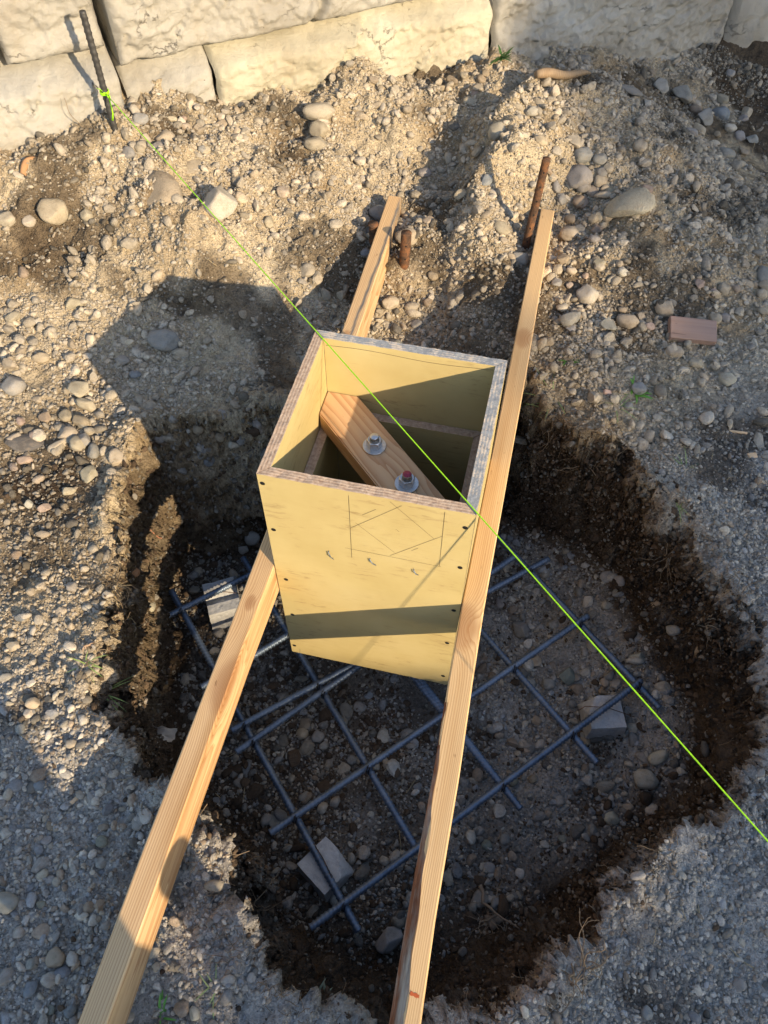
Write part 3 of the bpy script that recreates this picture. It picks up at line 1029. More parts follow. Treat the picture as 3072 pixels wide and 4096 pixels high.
COBBLES = [  # px py w h tone shape angle sink label
    (690, 245, 78, 46, 'pale', 'r', 12, .22, 'largest pale speckled cobble beside a hollow at the foot of the yellowish wall block'),
    (688, 280, 42, 38, 'tan', 'r', 60, .25, 'smooth tan cobble in the middle of three stacked in front of the wall'),
    (683, 313, 54, 37, 'tan', 'r', 15, .25, 'lowest of the three tan cobbles stacked in front of the wall'),
    (352, 402, 90, 96, 'brown', 'r', 30, .52, 'large round grey-brown boulder half buried in the left heap under the string'),
    (470, 440, 78, 84, 'pale', 'a', 20, .25, 'pale angular broken rock with flat faces under the string on the left heap'),
    (115, 452, 64, 64, 'tan', 'r', 70, .32, 'rounded tan boulder low on the left heap, left of the half buried boulder'),
    (357, 297, 44, 30, 'tan', 'r', 10, .3, 'tan oval cobble with a shaded hollow on its left, below the wall corner'),
    (416, 358, 46, 34, 'tan', 'f', -20, .3, 'flat tan stone just right of the string, above the pale angular rock'),
    (305, 256, 34, 27, 'grey', 'r', 10, .3, 'grey speckled cobble at the foot of the wall joint beside the string'),
    (63, 476, 30, 26, 'pale', 'r', 30, .28, 'small white and black speckled stone below the tan boulder at far left'),
    (17, 472, 40, 34, 'tan', 'r', 10, .3, 'tan stone cut by the left edge of the photo, left of the speckled stone'),
    (482, 270, 38, 34, 'soil', 'r', 40, .35, 'soil coated cobble on the little mound against the wall'),
    (610, 413, 30, 31, 'tan', 'r', 0, .3, 'lone round tan stone on the sunny slope right of the pale angular rock'),
    (815, 460, 36, 42, 'grey', 'r', 70, .3, 'grey cobble in shadow left of the far end of the left plank'),
    (880, 513, 44, 50, 'tan', 'r', 80, .25, 'tan cobble behind the short rusty stake right of the left plank'),
    (926, 478, 30, 33, 'tan', 'r', 40, .28, 'round tan stone up the slope right of the short rusty stake'),
    (918, 372, 32, 23, 'grey', 'r', 10, .25, 'grey oval stone lying in the shaded trench above the left plank'),
    (1075, 283, 44, 46, 'tan', 'r', 50, .25, 'rounded tan cobble standing on the crest of the right ridge'),
    (1149, 242, 36, 26, 'pale', 'r', 10, .25, 'pale oval stone on the sunny top of the right heap'),
    (1163, 302, 26, 38, 'tan', 'r', 70, .28, 'tan elongated stone leaning on the sunny flank of the right heap'),
    (1114, 176, 24, 34, 'tan', 'a', 60, .25, 'upright tan stone left of the weathered stick'),
    (1183, 152, 30, 25, 'tan', 'a', 20, .25, 'triangular tan stone just above the weathered stick'),
    (1365, 438, 116, 80, 'pale', 'f', -8, .22, 'very large flat grey stone lying on the right heap'),
    (1469, 207, 48, 48, 'grey', 'a', 30, .22, 'large squarish grey cobble at the edge of the dark far ground'),
    (1424, 188, 50, 40, 'grey', 'a', 40, .25, 'wedge shaped grey rock left of the squarish grey cobble'),
    (1359, 194, 60, 36, 'grey', 'f', -25, .3, 'flat grey slab near the far foot of the right heap'),
    (1249, 379, 60, 50, 'grey', 'r', 30, .22, 'big smooth grey cobble right of the tall rusty stake, above a rounder one'),
    (1261, 401, 38, 32, 'grey', 'r', 10, .15, 'rounder grey cobble resting below the big smooth one, right of the tall rusty stake'),
    (1236, 306, 36, 36, 'tan', 'a', 30, .22, 'faceted tan stone at the top of the cluster right of the tall rusty stake'),
    (1259, 334, 38, 42, 'grey', 'r', 80, .22, 'tall grey stone in the middle of the cluster right of the tall rusty stake'),
    (1299, 344, 36, 33, 'grey', 'r', 0, .22, 'round grey stone at the right of the cluster, above the flat slab stone'),
    (1252, 433, 35, 37, 'brown', 'r', 50, .25, 'brownish stone at the left of the very large flat grey stone'),
    (1231, 507, 38, 40, 'tan', 'r', 50, .22, 'tan cobble touching the right side of the far end of the right plank'),
    (1553, 245, 44, 31, 'blue', 'r', -30, .25, 'bluish oval cobble on the far right edge of the heap'),
    (1516, 257, 48, 38, 'grey', 'a', 30, .25, 'pointed grey rock between the squarish cobble and the bluish one'),
    (1576, 278, 31, 25, 'pale', 'r', 0, .22, 'pale round stone below the bluish oval cobble at far right'),
    (358, 733, 54, 72, 'grey', 'r', 75, .25, 'smooth grey cobble alone inside the big shadow left of the box'),
    (263, 775, 25, 45, 'grey', 'r', 80, .3, 'slim upright grey stone in the box shadow near its left corner'),
    (32, 831, 50, 57, 'grey', 'r', 60, .28, 'grey rounded cobble at the left edge, in sunlight left of the box shadow'),
    (175, 842, 52, 46, 'tan', 'a', 10, .25, 'blocky tan cobble just outside the left corner of the box shadow'),
    (57, 953, 86, 40, 'dark', 'f', 8, .25, 'long dark grey oval stone at the left edge of the photo'),
    (147, 936, 46, 29, 'tan', 'r', 10, .25, 'tan oval stone touching the right end of the long dark one'),
    (172, 959, 40, 36, 'tan', 'r', 30, .22, 'rounded tan stone at the right end of the row by the long dark stone'),
    (177, 911, 46, 33, 'brown', 'r', -25, .22, 'tilted brownish oblong stone above the row of tan stones at left'),
    (245, 984, 42, 40, 'tan', 'r', 50, .25, 'lit tan cobble at the lower left edge of the box shadow'),
    (198, 1024, 44, 42, 'tan', 'a', 10, .25, 'angular tan cobble above the dark dug soil at left'),
    (843, 653, 42, 40, 'tan', 'r', 20, .28, 'tan oval cobble on the slope right of the left plank, behind the box'),
    (1268, 635, 52, 52, 'pale', 'r', 40, .25, 'speckled pale granite cobble on the right side ground'),
    (1434, 665, 46, 41, 'tan', 'r', 0, .25, 'round tan cobble above the wood offcut'),
    (1228, 690, 56, 40, 'grey', 'a', 10, .25, 'blocky grey stone at the left of the cobble row on the right side'),
    (1354, 695, 54, 44, 'tan', 'r', -10, .22, 'cracked tan cobble at the right of the cobble row, left of the wood offcut'),
    (1312, 701, 36, 38, 'grey', 'a', 50, .22, 'wedge of grey stone left of the cracked tan cobble'),
    (1453, 760, 46, 35, 'tan', 'r', 0, .22, 'tan cobble tucked under the wood offcut'),
    (1569, 820, 38, 33, 'pale', 'r', 0, .28, 'pale flat-topped stone on the gravel below and right of the wood offcut'),
    (1123, 1359, 38, 44, 'grey', 'a', 60, .22, 'grey wedge cobble on the pit floor right of the right plank'),
    (1223, 1460, 40, 38, 'green', 'a', 20, .22, 'greenish grey angular cobble on the pit floor above the right concrete spacer'),
    (1398, 1681, 44, 50, 'pale', 'r', 70, .22, 'pale cobble standing on the pit floor near the right pit corner'),
    (840, 2026, 66, 46, 'grey', 'a', 25, .28, 'wide pale grey rock at the near foot of the pit beside the right plank'),
    (1160, 1972, 52, 48, 'dark', 'r', 60, .35, 'dark rounded boulder half sunk in the near pit wall behind the roots'),
    (10, 1942, 44, 72, 'grey', 'r', 80, .3, 'big smooth grey cobble cut by the left edge of the photo, low down'),
    (122, 2066, 42, 42, 'brown', 'r', 30, .25, 'oval brown-grey pebble, upper of two big ones left of the left plank'),
    (138, 2097, 38, 33, 'blue', 'r', 10, .25, 'bluish pebble, lower of two big ones left of the left plank'),
    (317, 1306, 30, 30, 'pale', 'r', 0, .2, 'pale round stone in the pit by the tangle of dark roots'),
]
for (px, py, w, h, tn, sh, ang, sk, lab) in COBBLES:
    o = place_stone('cobble', px, py, w, h, tn, sh, ang, sk)
    tag(o, lab, 'stone', 'loose cobbles lying on the dug ground')

SMALLER = [
    (189, 462, 28, 30, 'tan'), (277, 330, 30, 28, 'grey'), (372, 258, 26, 18, 'tan'), (411, 210, 26, 24, 'brown'), (578, 480, 26, 26, 'tan'),
    (1050, 388, 26, 40, 'blue'), (981, 272, 30, 25, 'dark'), (1078, 490, 46, 34, 'tan'), (1016, 220, 36, 20, 'tan'), (983, 245, 18, 16, 'tan'),
    (835, 150, 30, 26, 'tan'), (805, 150, 26, 18, 'tan'), (1033, 328, 27, 26, 'tan'), (1261, 130, 28, 21, 'grey'), (1576, 158, 20, 20, 'grey'),
    (1608, 73, 20, 20, 'blue'), (1490, 287, 30, 25, 'grey'), (1566, 333, 40, 28, 'grey'), (1233, 473, 25, 27, 'brown'), (1623, 302, 28, 18, 'grey'),
    (1448, 150, 24, 18, 'tan'), (1396, 410, 26, 24, 'pink'), (188, 875, 50, 27, 'tan'), (127, 963, 50, 28, 'tan'), (203, 973, 28, 36, 'grey'),
    (237, 1036, 30, 24, 'tan'), (478, 890, 26, 31, 'grey'), (345, 936, 30, 32, 'grey'), (522, 945, 27, 24, 'grey'), (293, 810, 27, 18, 'blue'),
    (50, 586, 22, 30, 'brown'), (165, 653, 30, 40, 'tan'), (30, 683, 38, 28, 'tan'), (88, 771, 40, 28, 'tan'), (447, 963, 28, 30, 'grey'),
    (85, 1036, 28, 18, 'tan'), (453, 990, 24, 28, 'blue'), (858, 710, 24, 27, 'dark'), (981, 653, 24, 26, 'brown'), (663, 583, 38, 30, 'tan'),
    (1401, 703, 26, 22, 'pink'), (1501, 785, 34, 24, 'tan'), (1378, 838, 33, 30, 'grey'), (1648, 592, 34, 50, 'grey'), (1326, 861, 22, 20, 'pale'),
    (1357, 876, 22, 19, 'grey'), (1313, 1243, 30, 34, 'grey'), (1343, 1251, 28, 36, 'grey'), (1273, 1298, 25, 31, 'pale'), (1336, 1278, 26, 20, 'grey'),
    (1374, 1419, 36, 22, 'pale'), (1158, 1428, 36, 24, 'tan'), (1423, 1634, 46, 26, 'pale'), (1458, 1358, 33, 23, 'grey'), (1516, 1406, 26, 36, 'brown'),
    (1184, 1478, 28, 25, 'grey'), (1264, 1599, 27, 27, 'brown'), (1311, 1306, 26, 20, 'tan'), (1139, 1612, 32, 24, 'grey'), (1418, 1299, 60, 28, 'brown'),
    (1409, 1746, 33, 27, 'pale'), (1321, 1767, 38, 28, 'pale'), (1454, 1762, 36, 30, 'brown'), (1226, 1939, 34, 25, 'grey'), (1596, 2124, 32, 25, 'grey'),
    (1398, 2186, 28, 28, 'blue'), (1206, 1729, 24, 23, 'pale'), (1281, 1791, 22, 25, 'grey'), (1356, 1742, 27, 21, 'tan'), (1528, 2046, 26, 26, 'grey'),
    (1500, 2196, 32, 24, 'blue'), (861, 1982, 30, 38, 'dark'), (1056, 1872, 30, 33, 'grey'), (1038, 1939, 36, 36, 'grey'), (1075, 1946, 27, 37, 'grey'),
    (1050, 1822, 24, 24, 'green'), (1035, 1792, 28, 21, 'grey'), (1017, 1855, 28, 20, 'brown'), (660, 1719, 30, 26, 'grey'), (595, 1772, 32, 34, 'grey'),
    (575, 1770, 22, 28, 'grey'), (1090, 1812, 24, 25, 'grey'), (621, 1946, 19, 29, 'grey'), (661, 1564, 32, 34, 'brown'), (686, 1591, 27, 28, 'grey'),
    (653, 1584, 30, 22, 'tan'), (797, 1500, 22, 21, 'blue'), (776, 1525, 26, 22, 'grey'), (1080, 1303, 22, 24, 'grey'), (420, 1241, 26, 25, 'grey'),
    (33, 1396, 38, 25, 'tan'), (94, 1154, 40, 17, 'tan'), (12, 1463, 34, 22, 'grey'), (305, 1513, 25, 32, 'pale'), (473, 1366, 26, 22, 'grey'),
    (155, 1606, 26, 19, 'tan'), (103, 1236, 18, 21, 'tan'), (285, 1236, 28, 34, 'rust'), (72, 1519, 35, 25, 'tan'), (302, 1776, 32, 30, 'grey'),
    (67, 2134, 28, 33, 'blue'), (195, 1959, 27, 24, 'brown'), (220, 1862, 24, 28, 'grey'), (86, 1692, 28, 28, 'blue'), (225, 1786, 27, 21, 'brown'),
    (230, 1996, 24, 22, 'grey'), (12, 2106, 28, 46, 'grey'), (187, 2069, 22, 24, 'grey'), (67, 2079, 23, 34, 'grey'), (102, 1812, 26, 22, 'grey'),
    (282, 1702, 22, 22, 'pale'), (233, 1746, 26, 24, 'blue'), (421, 2186, 24, 28, 'pale'), (338, 2087, 18, 18, 'tan'), (400, 1505, 26, 26, 'dark'),
    (700, 1125, 20, 20, 'grey'), (545, 1155, 34, 30, 'grey'), (528, 1185, 26, 20, 'grey'), (430, 1235, 22, 20, 'tan'), (505, 1240, 22, 24, 'tan'),
    (560, 1262, 36, 28, 'brown'), (700, 1610, 24, 22, 'grey'), (760, 1640, 22, 20, 'grey'), (840, 1630, 20, 20, 'pale'), (735, 1695, 22, 18, 'grey'),
    (1120, 560, 40, 26, 'grey'), (1140, 520, 30, 24, 'grey'), (1095, 460, 30, 30, 'grey'), (1085, 520, 22, 24, 'tan'), (935, 595, 26, 24, 'brown'),
    (1000, 420, 30, 26, 'tan'), (900, 700, 26, 24, 'grey'), (860, 745, 28, 22, 'grey'), (925, 650, 24, 24, 'brown'), (800, 500, 24, 28, 'dark'),
    (790, 545, 26, 24, 'blue'), (1213, 430, 24, 26, 'grey'), (1200, 400, 24, 30, 'grey'), (1190, 380, 20, 22, 'tan'), (1215, 560, 28, 24, 'brown'),
]
n_parts = 0
for (px, py, w, h, tn) in SMALLER:
    place_stone('stone', px, py, w, h, tn, random.choice('rrra'), random.uniform(-40, 40), random.uniform(.2, .36), ground)
    n_parts += 1
# more bedded stones of middling size where the photograph is stoniest
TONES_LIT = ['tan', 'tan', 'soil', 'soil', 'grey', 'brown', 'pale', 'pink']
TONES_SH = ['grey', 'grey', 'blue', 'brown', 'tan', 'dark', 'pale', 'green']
REGIONS = [((20, 860, 260, 1010), 16, (20, 36)), ((760, 150, 1060, 240), 12, (18, 30)), ((1180, 320, 1320, 520), 16, (20, 34)), ((1350, 160, 1620, 330), 14, (18, 34)),
           ((1180, 560, 1420, 740), 16, (18, 32)), ((1500, 560, 1650, 720), 10, (20, 34)), ((290, 230, 460, 340), 12, (18, 30)), ((20, 1720, 250, 2180), 20, (16, 30)),
           ((1080, 1480, 1350, 1850), 14, (18, 30)), ((420, 860, 560, 960), 8, (18, 28)), ((20, 1050, 210, 1600), 12, (16, 28))]
for (x0, y0, x1, y1), cnt, (s0, s1) in REGIONS:
    for k in range(cnt):
        px, py = random.uniform(x0, x1), random.uniform(y0, y1)
        w = random.uniform(s0, s1)
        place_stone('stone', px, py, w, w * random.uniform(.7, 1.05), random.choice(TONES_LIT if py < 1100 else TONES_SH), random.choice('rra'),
                    random.uniform(-80, 80), random.uniform(.2, .36), ground)
        n_parts += 1

# ------------------------------------------------------------------ loose gravel: points in one object, pebbles instanced on them
pebble_col = bpy.data.collections.new('pebble_shapes')
for k in range(10):
    me = rock_mesh('pebble', 500 + k, 2, 0.74 if k % 3 else 0.60, (2, 9, 12, 4, 14, 10, 3, 12, 8, 11)[k], 0.34)
    me.materials.clear()
    me.materials.append(M_PEB)
    if k in (2, 4, 7, 9):
        me.polygons.foreach_set('use_smooth', np.zeros(len(me.polygons), dtype=bool))
    ob = bpy.data.objects.new('pebble', me)
    pebble_col.objects.link(ob)


def scatter_gravel(name, n, smin, smax, power, seed, label):
    r = np.random.default_rng(seed)
    x = r.uniform(-1.40, 1.28, n * 3)
    y = r.uniform(-0.80, 2.42, n * 3)
    dens = 0.62 + 0.75 * fbm(P3(x, y, 2.2) * 3.2, 3) + 0.5 * fbm(P3(x, y, 7.7) * 13, 2)
    e = 0.012
    i = np.clip(np.searchsorted(gx, x) - 1, 0, NX - 2)
    j = np.clip(np.searchsorted(gy, y) - 1, 0, NY - 2)
    mo_ = mo.reshape(NY, NX)[j, i]
    gr_ = gr.reshape(NY, NX)[j, i]
    t_ = tt.reshape(NY, NX)[j, i]
    wallz = (t_ > 0.03) & (t_ < 0.93) & (bank(x, y) < .4)
    dens = np.where(wallz, dens * (0.25 if smax > .02 else 0.9), dens)
    dens = np.where((mo_ > 0.5) & ~wallz & (t_ < 0.5), dens * 0.55, dens)
    inwall = ((np.stack([x, y], 1) - WQ[:2]) @ WN[:2]) < -0.03
    keep = (r.random(len(x)) < dens) & ~inwall
    x, y, mo_, gr_, t_ = (a[keep][:n] for a in (x, y, mo_, gr_, t_))
    m = len(x)
    s = smin * (1 - r.random(m) * (1 - (smin / smax) ** power)) ** (-1 / power) / 2
    fines = np.where((x > .25) & (y < .55) & (t_ < .5), .62, np.where((y < .0) & (t_ < .5), .82, 1.0))
    s = np.where(s > .0055, np.maximum(.0045, s * fines), s)
    nrm = gnormal(x, y, 0.01)
    z = gz(x, y)
    P = np.stack([x, y, z], 1) + nrm * (s * r.uniform(0.0, 0.45, m))[:, None]
    rot = np.stack([r.normal(0, .5, m), r.normal(0, .5, m), r.uniform(0, 6.28, m)], 1)
    scl = s[:, None] * np.stack([r.uniform(.9, 1.25, m), r.uniform(.75, 1.05, m), r.uniform(.8, 1.15, m)], 1)
    soil = np.array([.42, .36, .27])
    pal = np.array([[.41, .365, .295], [.37, .345, .31], [.28, .27, .25], [.29, .295, .30], [.46, .43, .37], [.32, .26, .20], [.20, .19, .17], [.48, .45, .40]])
    c = pal[r.integers(0, len(pal), m)]
    heapy = np.clip(1 - gr_, 0, 1)[:, None] * (t_ < 0.05)[:, None]
    c = c * (1 - 0.62 * heapy) + soil * 0.62 * heapy
    dk = np.clip(mo_, 0, 1)[:, None]
    c = c * (1 - 0.30 * dk)
    clod = (r.random(m) < np.where((t_ > .02) & (t_ < .95), .9, .5) * mo_)[:, None]
    c = np.where(clod, np.where((t_ > .02)[:, None], np.array([.080, .057, .039]), c * .45), c)
    c = c * r.uniform(.70, 1.22, (m, 1))
    return instanced(name, P, rot, scl, c, label, r)


def instanced(name, P, rot, scl, c, label, r):
    m = len(P)
    me = bpy.data.meshes.new(name)
    me.vertices.add(m)
    me.vertices.foreach_set('co', P.astype(np.float32).ravel())
    for nm, typ, arr, key in (('rot', 'FLOAT_VECTOR', rot, 'vector'), ('scl', 'FLOAT_VECTOR', scl, 'vector'),
                              ('tone', 'FLOAT_COLOR', np.concatenate([c, np.ones((m, 1))], 1), 'color')):
        a = me.attributes.new(nm, typ, 'POINT')
        a.data.foreach_set(key, arr.astype(np.float32).ravel())
    a = me.attributes.new('idx', 'INT', 'POINT')
    a.data.foreach_set('value', r.integers(0, 10, m).astype(np.int32))
    ob = tag(link(name, me), label, kind='stuff')
    ng = bpy.data.node_groups.new(name, 'GeometryNodeTree')
    ng.interface.new_socket('Geometry', in_out='INPUT', socket_type='NodeSocketGeometry')
    ng.interface.new_socket('Geometry', in_out='OUTPUT', socket_type='NodeSocketGeometry')
    gi, go = ng.nodes.new('NodeGroupInput'), ng.nodes.new('NodeGroupOutput')
    iop = ng.nodes.new('GeometryNodeInstanceOnPoints')
    ci = ng.nodes.new('GeometryNodeCollectionInfo')
    ci.inputs['Collection'].default_value = pebble_col
    ci.inputs['Separate Children'].default_value = True
    ci.inputs['Reset Children'].default_value = True
    iop.inputs['Pick Instance'].default_value = True

    def named(attr, dt):
        nd = ng.nodes.new('GeometryNodeInputNamedAttribute')
        nd.data_type = dt
        nd.inputs['Name'].default_value = attr
        return [q for q in nd.outputs if q.enabled and q.name == 'Attribute'][0]
    ng.links.new(gi.outputs[0], iop.inputs['Points'])
    ng.links.new(ci.outputs[0], iop.inputs['Instance'])
    ng.links.new(named('idx', 'INT'), iop.inputs['Instance Index'])
    e2r = ng.nodes.new('FunctionNodeEulerToRotation')
    ng.links.new(named('rot', 'FLOAT_VECTOR'), e2r.inputs[0])
    ng.links.new(e2r.outputs[0], iop.inputs['Rotation'])
    ng.links.new(named('scl', 'FLOAT_VECTOR'), iop.inputs['Scale'])
    ng.links.new(iop.outputs[0], go.inputs[0])
    md = ob.modifiers.new('gravel', 'NODES')
    md.node_group = ng
    return ob


scatter_gravel('gravel', 34000, 0.0082, 0.042, 2.35, 11, 'loose gravel stones scattered over the ground')
scatter_gravel('grit', 150000, 0.0038, 0.011, 2.0, 12, 'fine grit and crumbs of soil over the ground')


def crumbs_on_cut(name, n, seed, label):
    """clods, pebbles and grit stuck in the cut faces of the pit"""
    r = np.random.default_rng(seed)
    m = len(gme.polygons)
    ctr_ = np.empty(m * 3)
    nrm_ = np.empty(m * 3)
    ar = np.empty(m)
    gme.polygons.foreach_get('center', ctr_)
    gme.polygons.foreach_get('normal', nrm_)
    gme.polygons.foreach_get('area', ar)
    ctr_, nrm_ = ctr_.reshape(-1, 3), nrm_.reshape(-1, 3)
    ok = (np.abs(ctr_[:, 0]) < 1.1) & (ctr_[:, 1] > -.85) & (ctr_[:, 1] < .95) & (ctr_[:, 2] < -.37) & (ctr_[:, 2] > -.79) & (nrm_[:, 2] < .80)
    k = np.where(ok)[0]
    k = r.choice(k, n, p=ar[k] / ar[k].sum())
    s = .0045 * (1 - r.random(n) * (1 - (.0045 / .022) ** 2.2)) ** (-1 / 2.2) / 2
    P = ctr_[k] + nrm_[k] * (s * r.uniform(-.2, .5, n))[:, None] + r.normal(0, .003, (n, 3))
    rot = r.uniform(0, 6.28, (n, 3))
    scl = s[:, None] * r.uniform(.75, 1.2, (n, 3))
    st = r.random(n) < .26
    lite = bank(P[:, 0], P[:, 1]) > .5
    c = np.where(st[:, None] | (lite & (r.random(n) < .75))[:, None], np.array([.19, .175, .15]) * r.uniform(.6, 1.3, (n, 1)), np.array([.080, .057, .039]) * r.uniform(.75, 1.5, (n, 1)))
    return instanced(name, P, rot, scl, c, label, r)


crumbs_on_cut('soil_crumb', 26000, 33, 'crumbs of dark soil and small stones sticking in the cut pit walls')

# ------------------------------------------------------------------ plywood column form
BW, BD, BH, BT = 0.341, 0.3348, 0.6146, 0.0183
X0, X1 = -BW / 2, BW / 2


def panel(name, outer_a, outer_b, inner_a, inner_b, z0, z1, edge_mat, parent, loc):
    """mitred plywood panel: plan quad outer_a->outer_b, inner_b<-inner_a, between z0 and z1; its cut edges carry the layers"""
    n = 24
    V, F, MI, LAY = [], [], [], []
    for k in range(n + 1):
        t = k / n
        oa = np.array(outer_a) * (1 - t) + np.array(outer_b) * t
        ia = np.array(inner_a) * (1 - t) + np.array(inner_b) * t
        w = 0.0006 * math.sin(k * 2.3) if 0 < k < n else 0
        for (p, z, ly) in ((oa, z0, 0), (oa, z1 + w, 0), (ia, z1 + w * .6, 1), (ia, z0, 1)):
            V.append((p[0], p[1], z))
            LAY.append(ly)
    for k in range(n):
        a = k * 4
        for j, mi in ((0, 0), (1, 1), (2, 0), (3, 1)):
            j2 = (j + 1) % 4
            F.append((a + j, a + j2, a + 4 + j2, a + 4 + j))
            MI.append(mi)
    F.append((0, 3, 2, 1))
    F.append((n * 4, n * 4 + 1, n * 4 + 2, n * 4 + 3))
    MI += [1, 1]
    me = new_mesh(name, np.array(V) - np.array(loc), F, [M_PLY, edge_mat], smooth=False, face_mat=MI)
    at = me.attributes.new('layer', 'FLOAT', 'POINT')
    at.data.foreach_set('value', np.array(LAY, dtype=np.float32))
    bmx = bmesh.new()
    bmx.from_mesh(me)
    bmesh.ops.recalc_face_normals(bmx, faces=bmx.faces)
    bmx.to_mesh(me)
    bmx.free()
    return link(name, me, parent)


FORM_LOC = (0, BD / 2, -BH)
form = thing('column_form', 'open square box of yellow form plywood standing in the pit between two planks', 'plywood form', FORM_LOC)
oFL, oFR, oBL, oBR = (X0, 0), (X1, 0), (X0, BD), (X1, BD)
g = 0.0006
iFL, iFR, iBL, iBR = (X0 + BT, BT), (X1 - BT, BT), (X0 + BT, BD - BT), (X1 - BT, BD - BT)
front_panel = panel('side_panel', (X0 + g, 0), (X1 - g, 0), (iFL[0] + g, BT), (iFR[0] - g, BT), -BH, 0, M_PLYE, form, FORM_LOC)
front_panel['label'] = 'front plywood side with pencil lines, screws and bent nails'
p_ = panel('side_panel', (X1 - g, BD), (X0 + g, BD), (iBR[0] - g, BD - BT), (iBL[0] + g, BD - BT), -BH, 0, M_PLYG, form, FORM_LOC)
p_['label'] = 'back plywood side with its top edge painted grey'
p_ = panel('side_panel', (X0, BD - g), (X0, g), (X0 + BT, BD - BT - g), (X0 + BT, BT + g), -BH, 0, M_PLYE, form, FORM_LOC)
p_['label'] = 'left plywood side with bare layered top edge'
p_ = panel('side_panel', (X1, g), (X1, BD - g), (X1 - BT, BT + g), (X1 - BT, BD - BT - g), -BH, 0, M_PLYG, form, FORM_LOC)
p_['label'] = 'right plywood side with its top edge painted grey'
# inner liner whose top edges make the ledge
c_ = BT + 0.0012
LT, LZ = 0.0172, -0.170
lo = [(X0 + c_, c_), (X1 - c_, c_), (X1 - c_, BD - c_), (X0 + c_, BD - c_)]
li = [(X0 + c_ + LT, c_ + LT), (X1 - c_ - LT, c_ + LT), (X1 - c_ - LT, BD - c_ - LT), (X0 + c_ + LT, BD - c_ - LT)]
M_LINER = ply_edge_material('liner_edge', 0.0, 0.02)
for k in range(4):
    k2 = (k + 1) % 4
    a, b, ia, ib = (np.array(q) for q in (lo[k], lo[k2], li[k], li[k2]))
    d = (b - a) / np.linalg.norm(b - a) * g
    panel('liner_panel', a + d, b - d, ia + d, ib - d, -BH + 0.012, LZ + 0.0005 * k, M_LINER, form, FORM_LOC)


def on_form(name, V, F, mat, smooth=True):
    return link(name, new_mesh(name, np.array(V) - np.array(FORM_LOC), F, [mat], smooth), form)


def disc(c, r, n, axis_y=-1, seg=14, dep=0.0):
    th = np.arange(seg) / seg * 2 * math.pi
    V = [(c[0] + r * math.cos(a), c[1], c[2] + r * math.sin(a)) for a in th]
    V += [(c[0] + r * .72 * math.cos(a), c[1] - .0008, c[2] + r * .72 * math.sin(a)) for a in th]
    V += [(c[0], c[1] - .0002, c[2])]
    F = [(j, (j + 1) % seg, seg + (j + 1) % seg, seg + j) for j in range(seg)] + [(seg + j, seg + (j + 1) % seg, 2 * seg) for j in range(seg)]
    return V, F


SCREWS = [(567, 1044), (591, 1144), (618, 1251.5), (632, 1327.5), (636, 1394), (1005, 1140), (994, 1226), (980, 1318.5), (966, 1389), (957, 1460)]
for (a, b) in SCREWS:
    P = at_y(a, b, 0.0)
    V, F = disc((P[0], -.0003, P[2]), .0043, 1)
    on_form('screw', V, F, M_DARK)
# bent shiny nails
for (a, b, da, db) in [(710, 1191, 11, 15), (799, 1207, 14, 12), (894, 1230, 10, 10)]:
    A, B = at_y(a, b, -.001), at_y(a + da, b + db, -.001)
    A[1], B[1] = 0.0, -.003
    mid = (A + B) / 2 + np.array([0, -.004, .0])
    V, F = tube([A + np.array([0, .002, 0]), A + np.array([0, -.003, 0]), mid, B], .0009, 6)
    on_form('nail', V, F, M_REBAR)


def pencil(a, b, w=.0006, wob=0.0):
    A, B = at_y(a[0], a[1], 0), at_y(b[0], b[1], 0)
    d = B - A
    q = np.array([-d[2], 0, d[0]]) / np.linalg.norm(d) * w
    V, F = [], []
    n = 8
    for k in range(n + 1):
        P = A + d * k / n + np.array([0, -.0004, 0]) + q * wob * math.sin(k * 1.7)
        V += [P - q, P + q]
    F = [(2 * k, 2 * k + 1, 2 * k + 3, 2 * k + 2) for k in range(n)]
    on_form('pencil_line', V, F, M_PENCIL, False)


for a, b in [((753, 1070), (760, 1204)), ((961, 1106), (949, 1223)), ((758, 1140), (868, 1092)), ((768, 1129), (852, 1193)), ((842, 1200), (955, 1158)),
             ((842, 1083), (937, 1163)), ((746, 1183), (953, 1224)), ((862, 1148), (855, 1143)), ((889, 1189), (903, 1184)), ((648, 1402), (648, 1410)),
             ((783, 1112), (812, 1100))]:
    pencil(a, b, .00027)
# scribed line along the inside of the back panel
A = np.array([iBL[0] + .004, BD - BT - .0004, -.016])
B = np.array([iBR[0] - .002, BD - BT - .0004, -.012])
V, F = [], []
for k in range(13):
    P = A * (1 - k / 12) + B * (k / 12) + np.array([0, 0, .003 * math.sin(k * .6)])
    V += [P + np.array([0, 0, -.0004]), P + np.array([0, 0, .0004])]
F = [(2 * k, 2 * k + 1, 2 * k + 3, 2 * k + 2) for k in range(12)]
on_form('pencil_line', V, F, M_PENCIL, False)

# ------------------------------------------------------------------ timber: the two long planks and the bolt template
M_RAIL_L = wood_material('fir_left', (.60, .43, .245), (.35, .185, .08), .0040, 'X',
                         knots=((-.172, -.235, -.27, .032), (-.19, -.08, -.27, .010), (-.20, .62, -.27, .012)), stain=(-.190, .006, .55, 1.2, (.10, .105, .11)))
M_RAIL_R = wood_material('fir_right', (.62, .445, .245), (.42, .235, .10), .0034, 'X',
                         knots=((.180, -.045, -.265, .028), (.190, .70, -.265, .020)))
M_TEMPL = wood_material('fir_template', (.58, .40, .24), (.38, .195, .095), .0060, 'Z', knots=((.012, -.02, 0, .03), (-.06, .12, 0, .03)), tilt=0.35)
M_OFFCUT = wood_material('fir_offcut', (.38, .265, .22), (.17, .11, .09), .0036, 'Z')
M_BARK = NT('bark', 0.9, 0.15)
_v = M_BARK.coord((1, .09, 1))
_f = M_BARK.noise(_v, 150, 5, .7, .6)
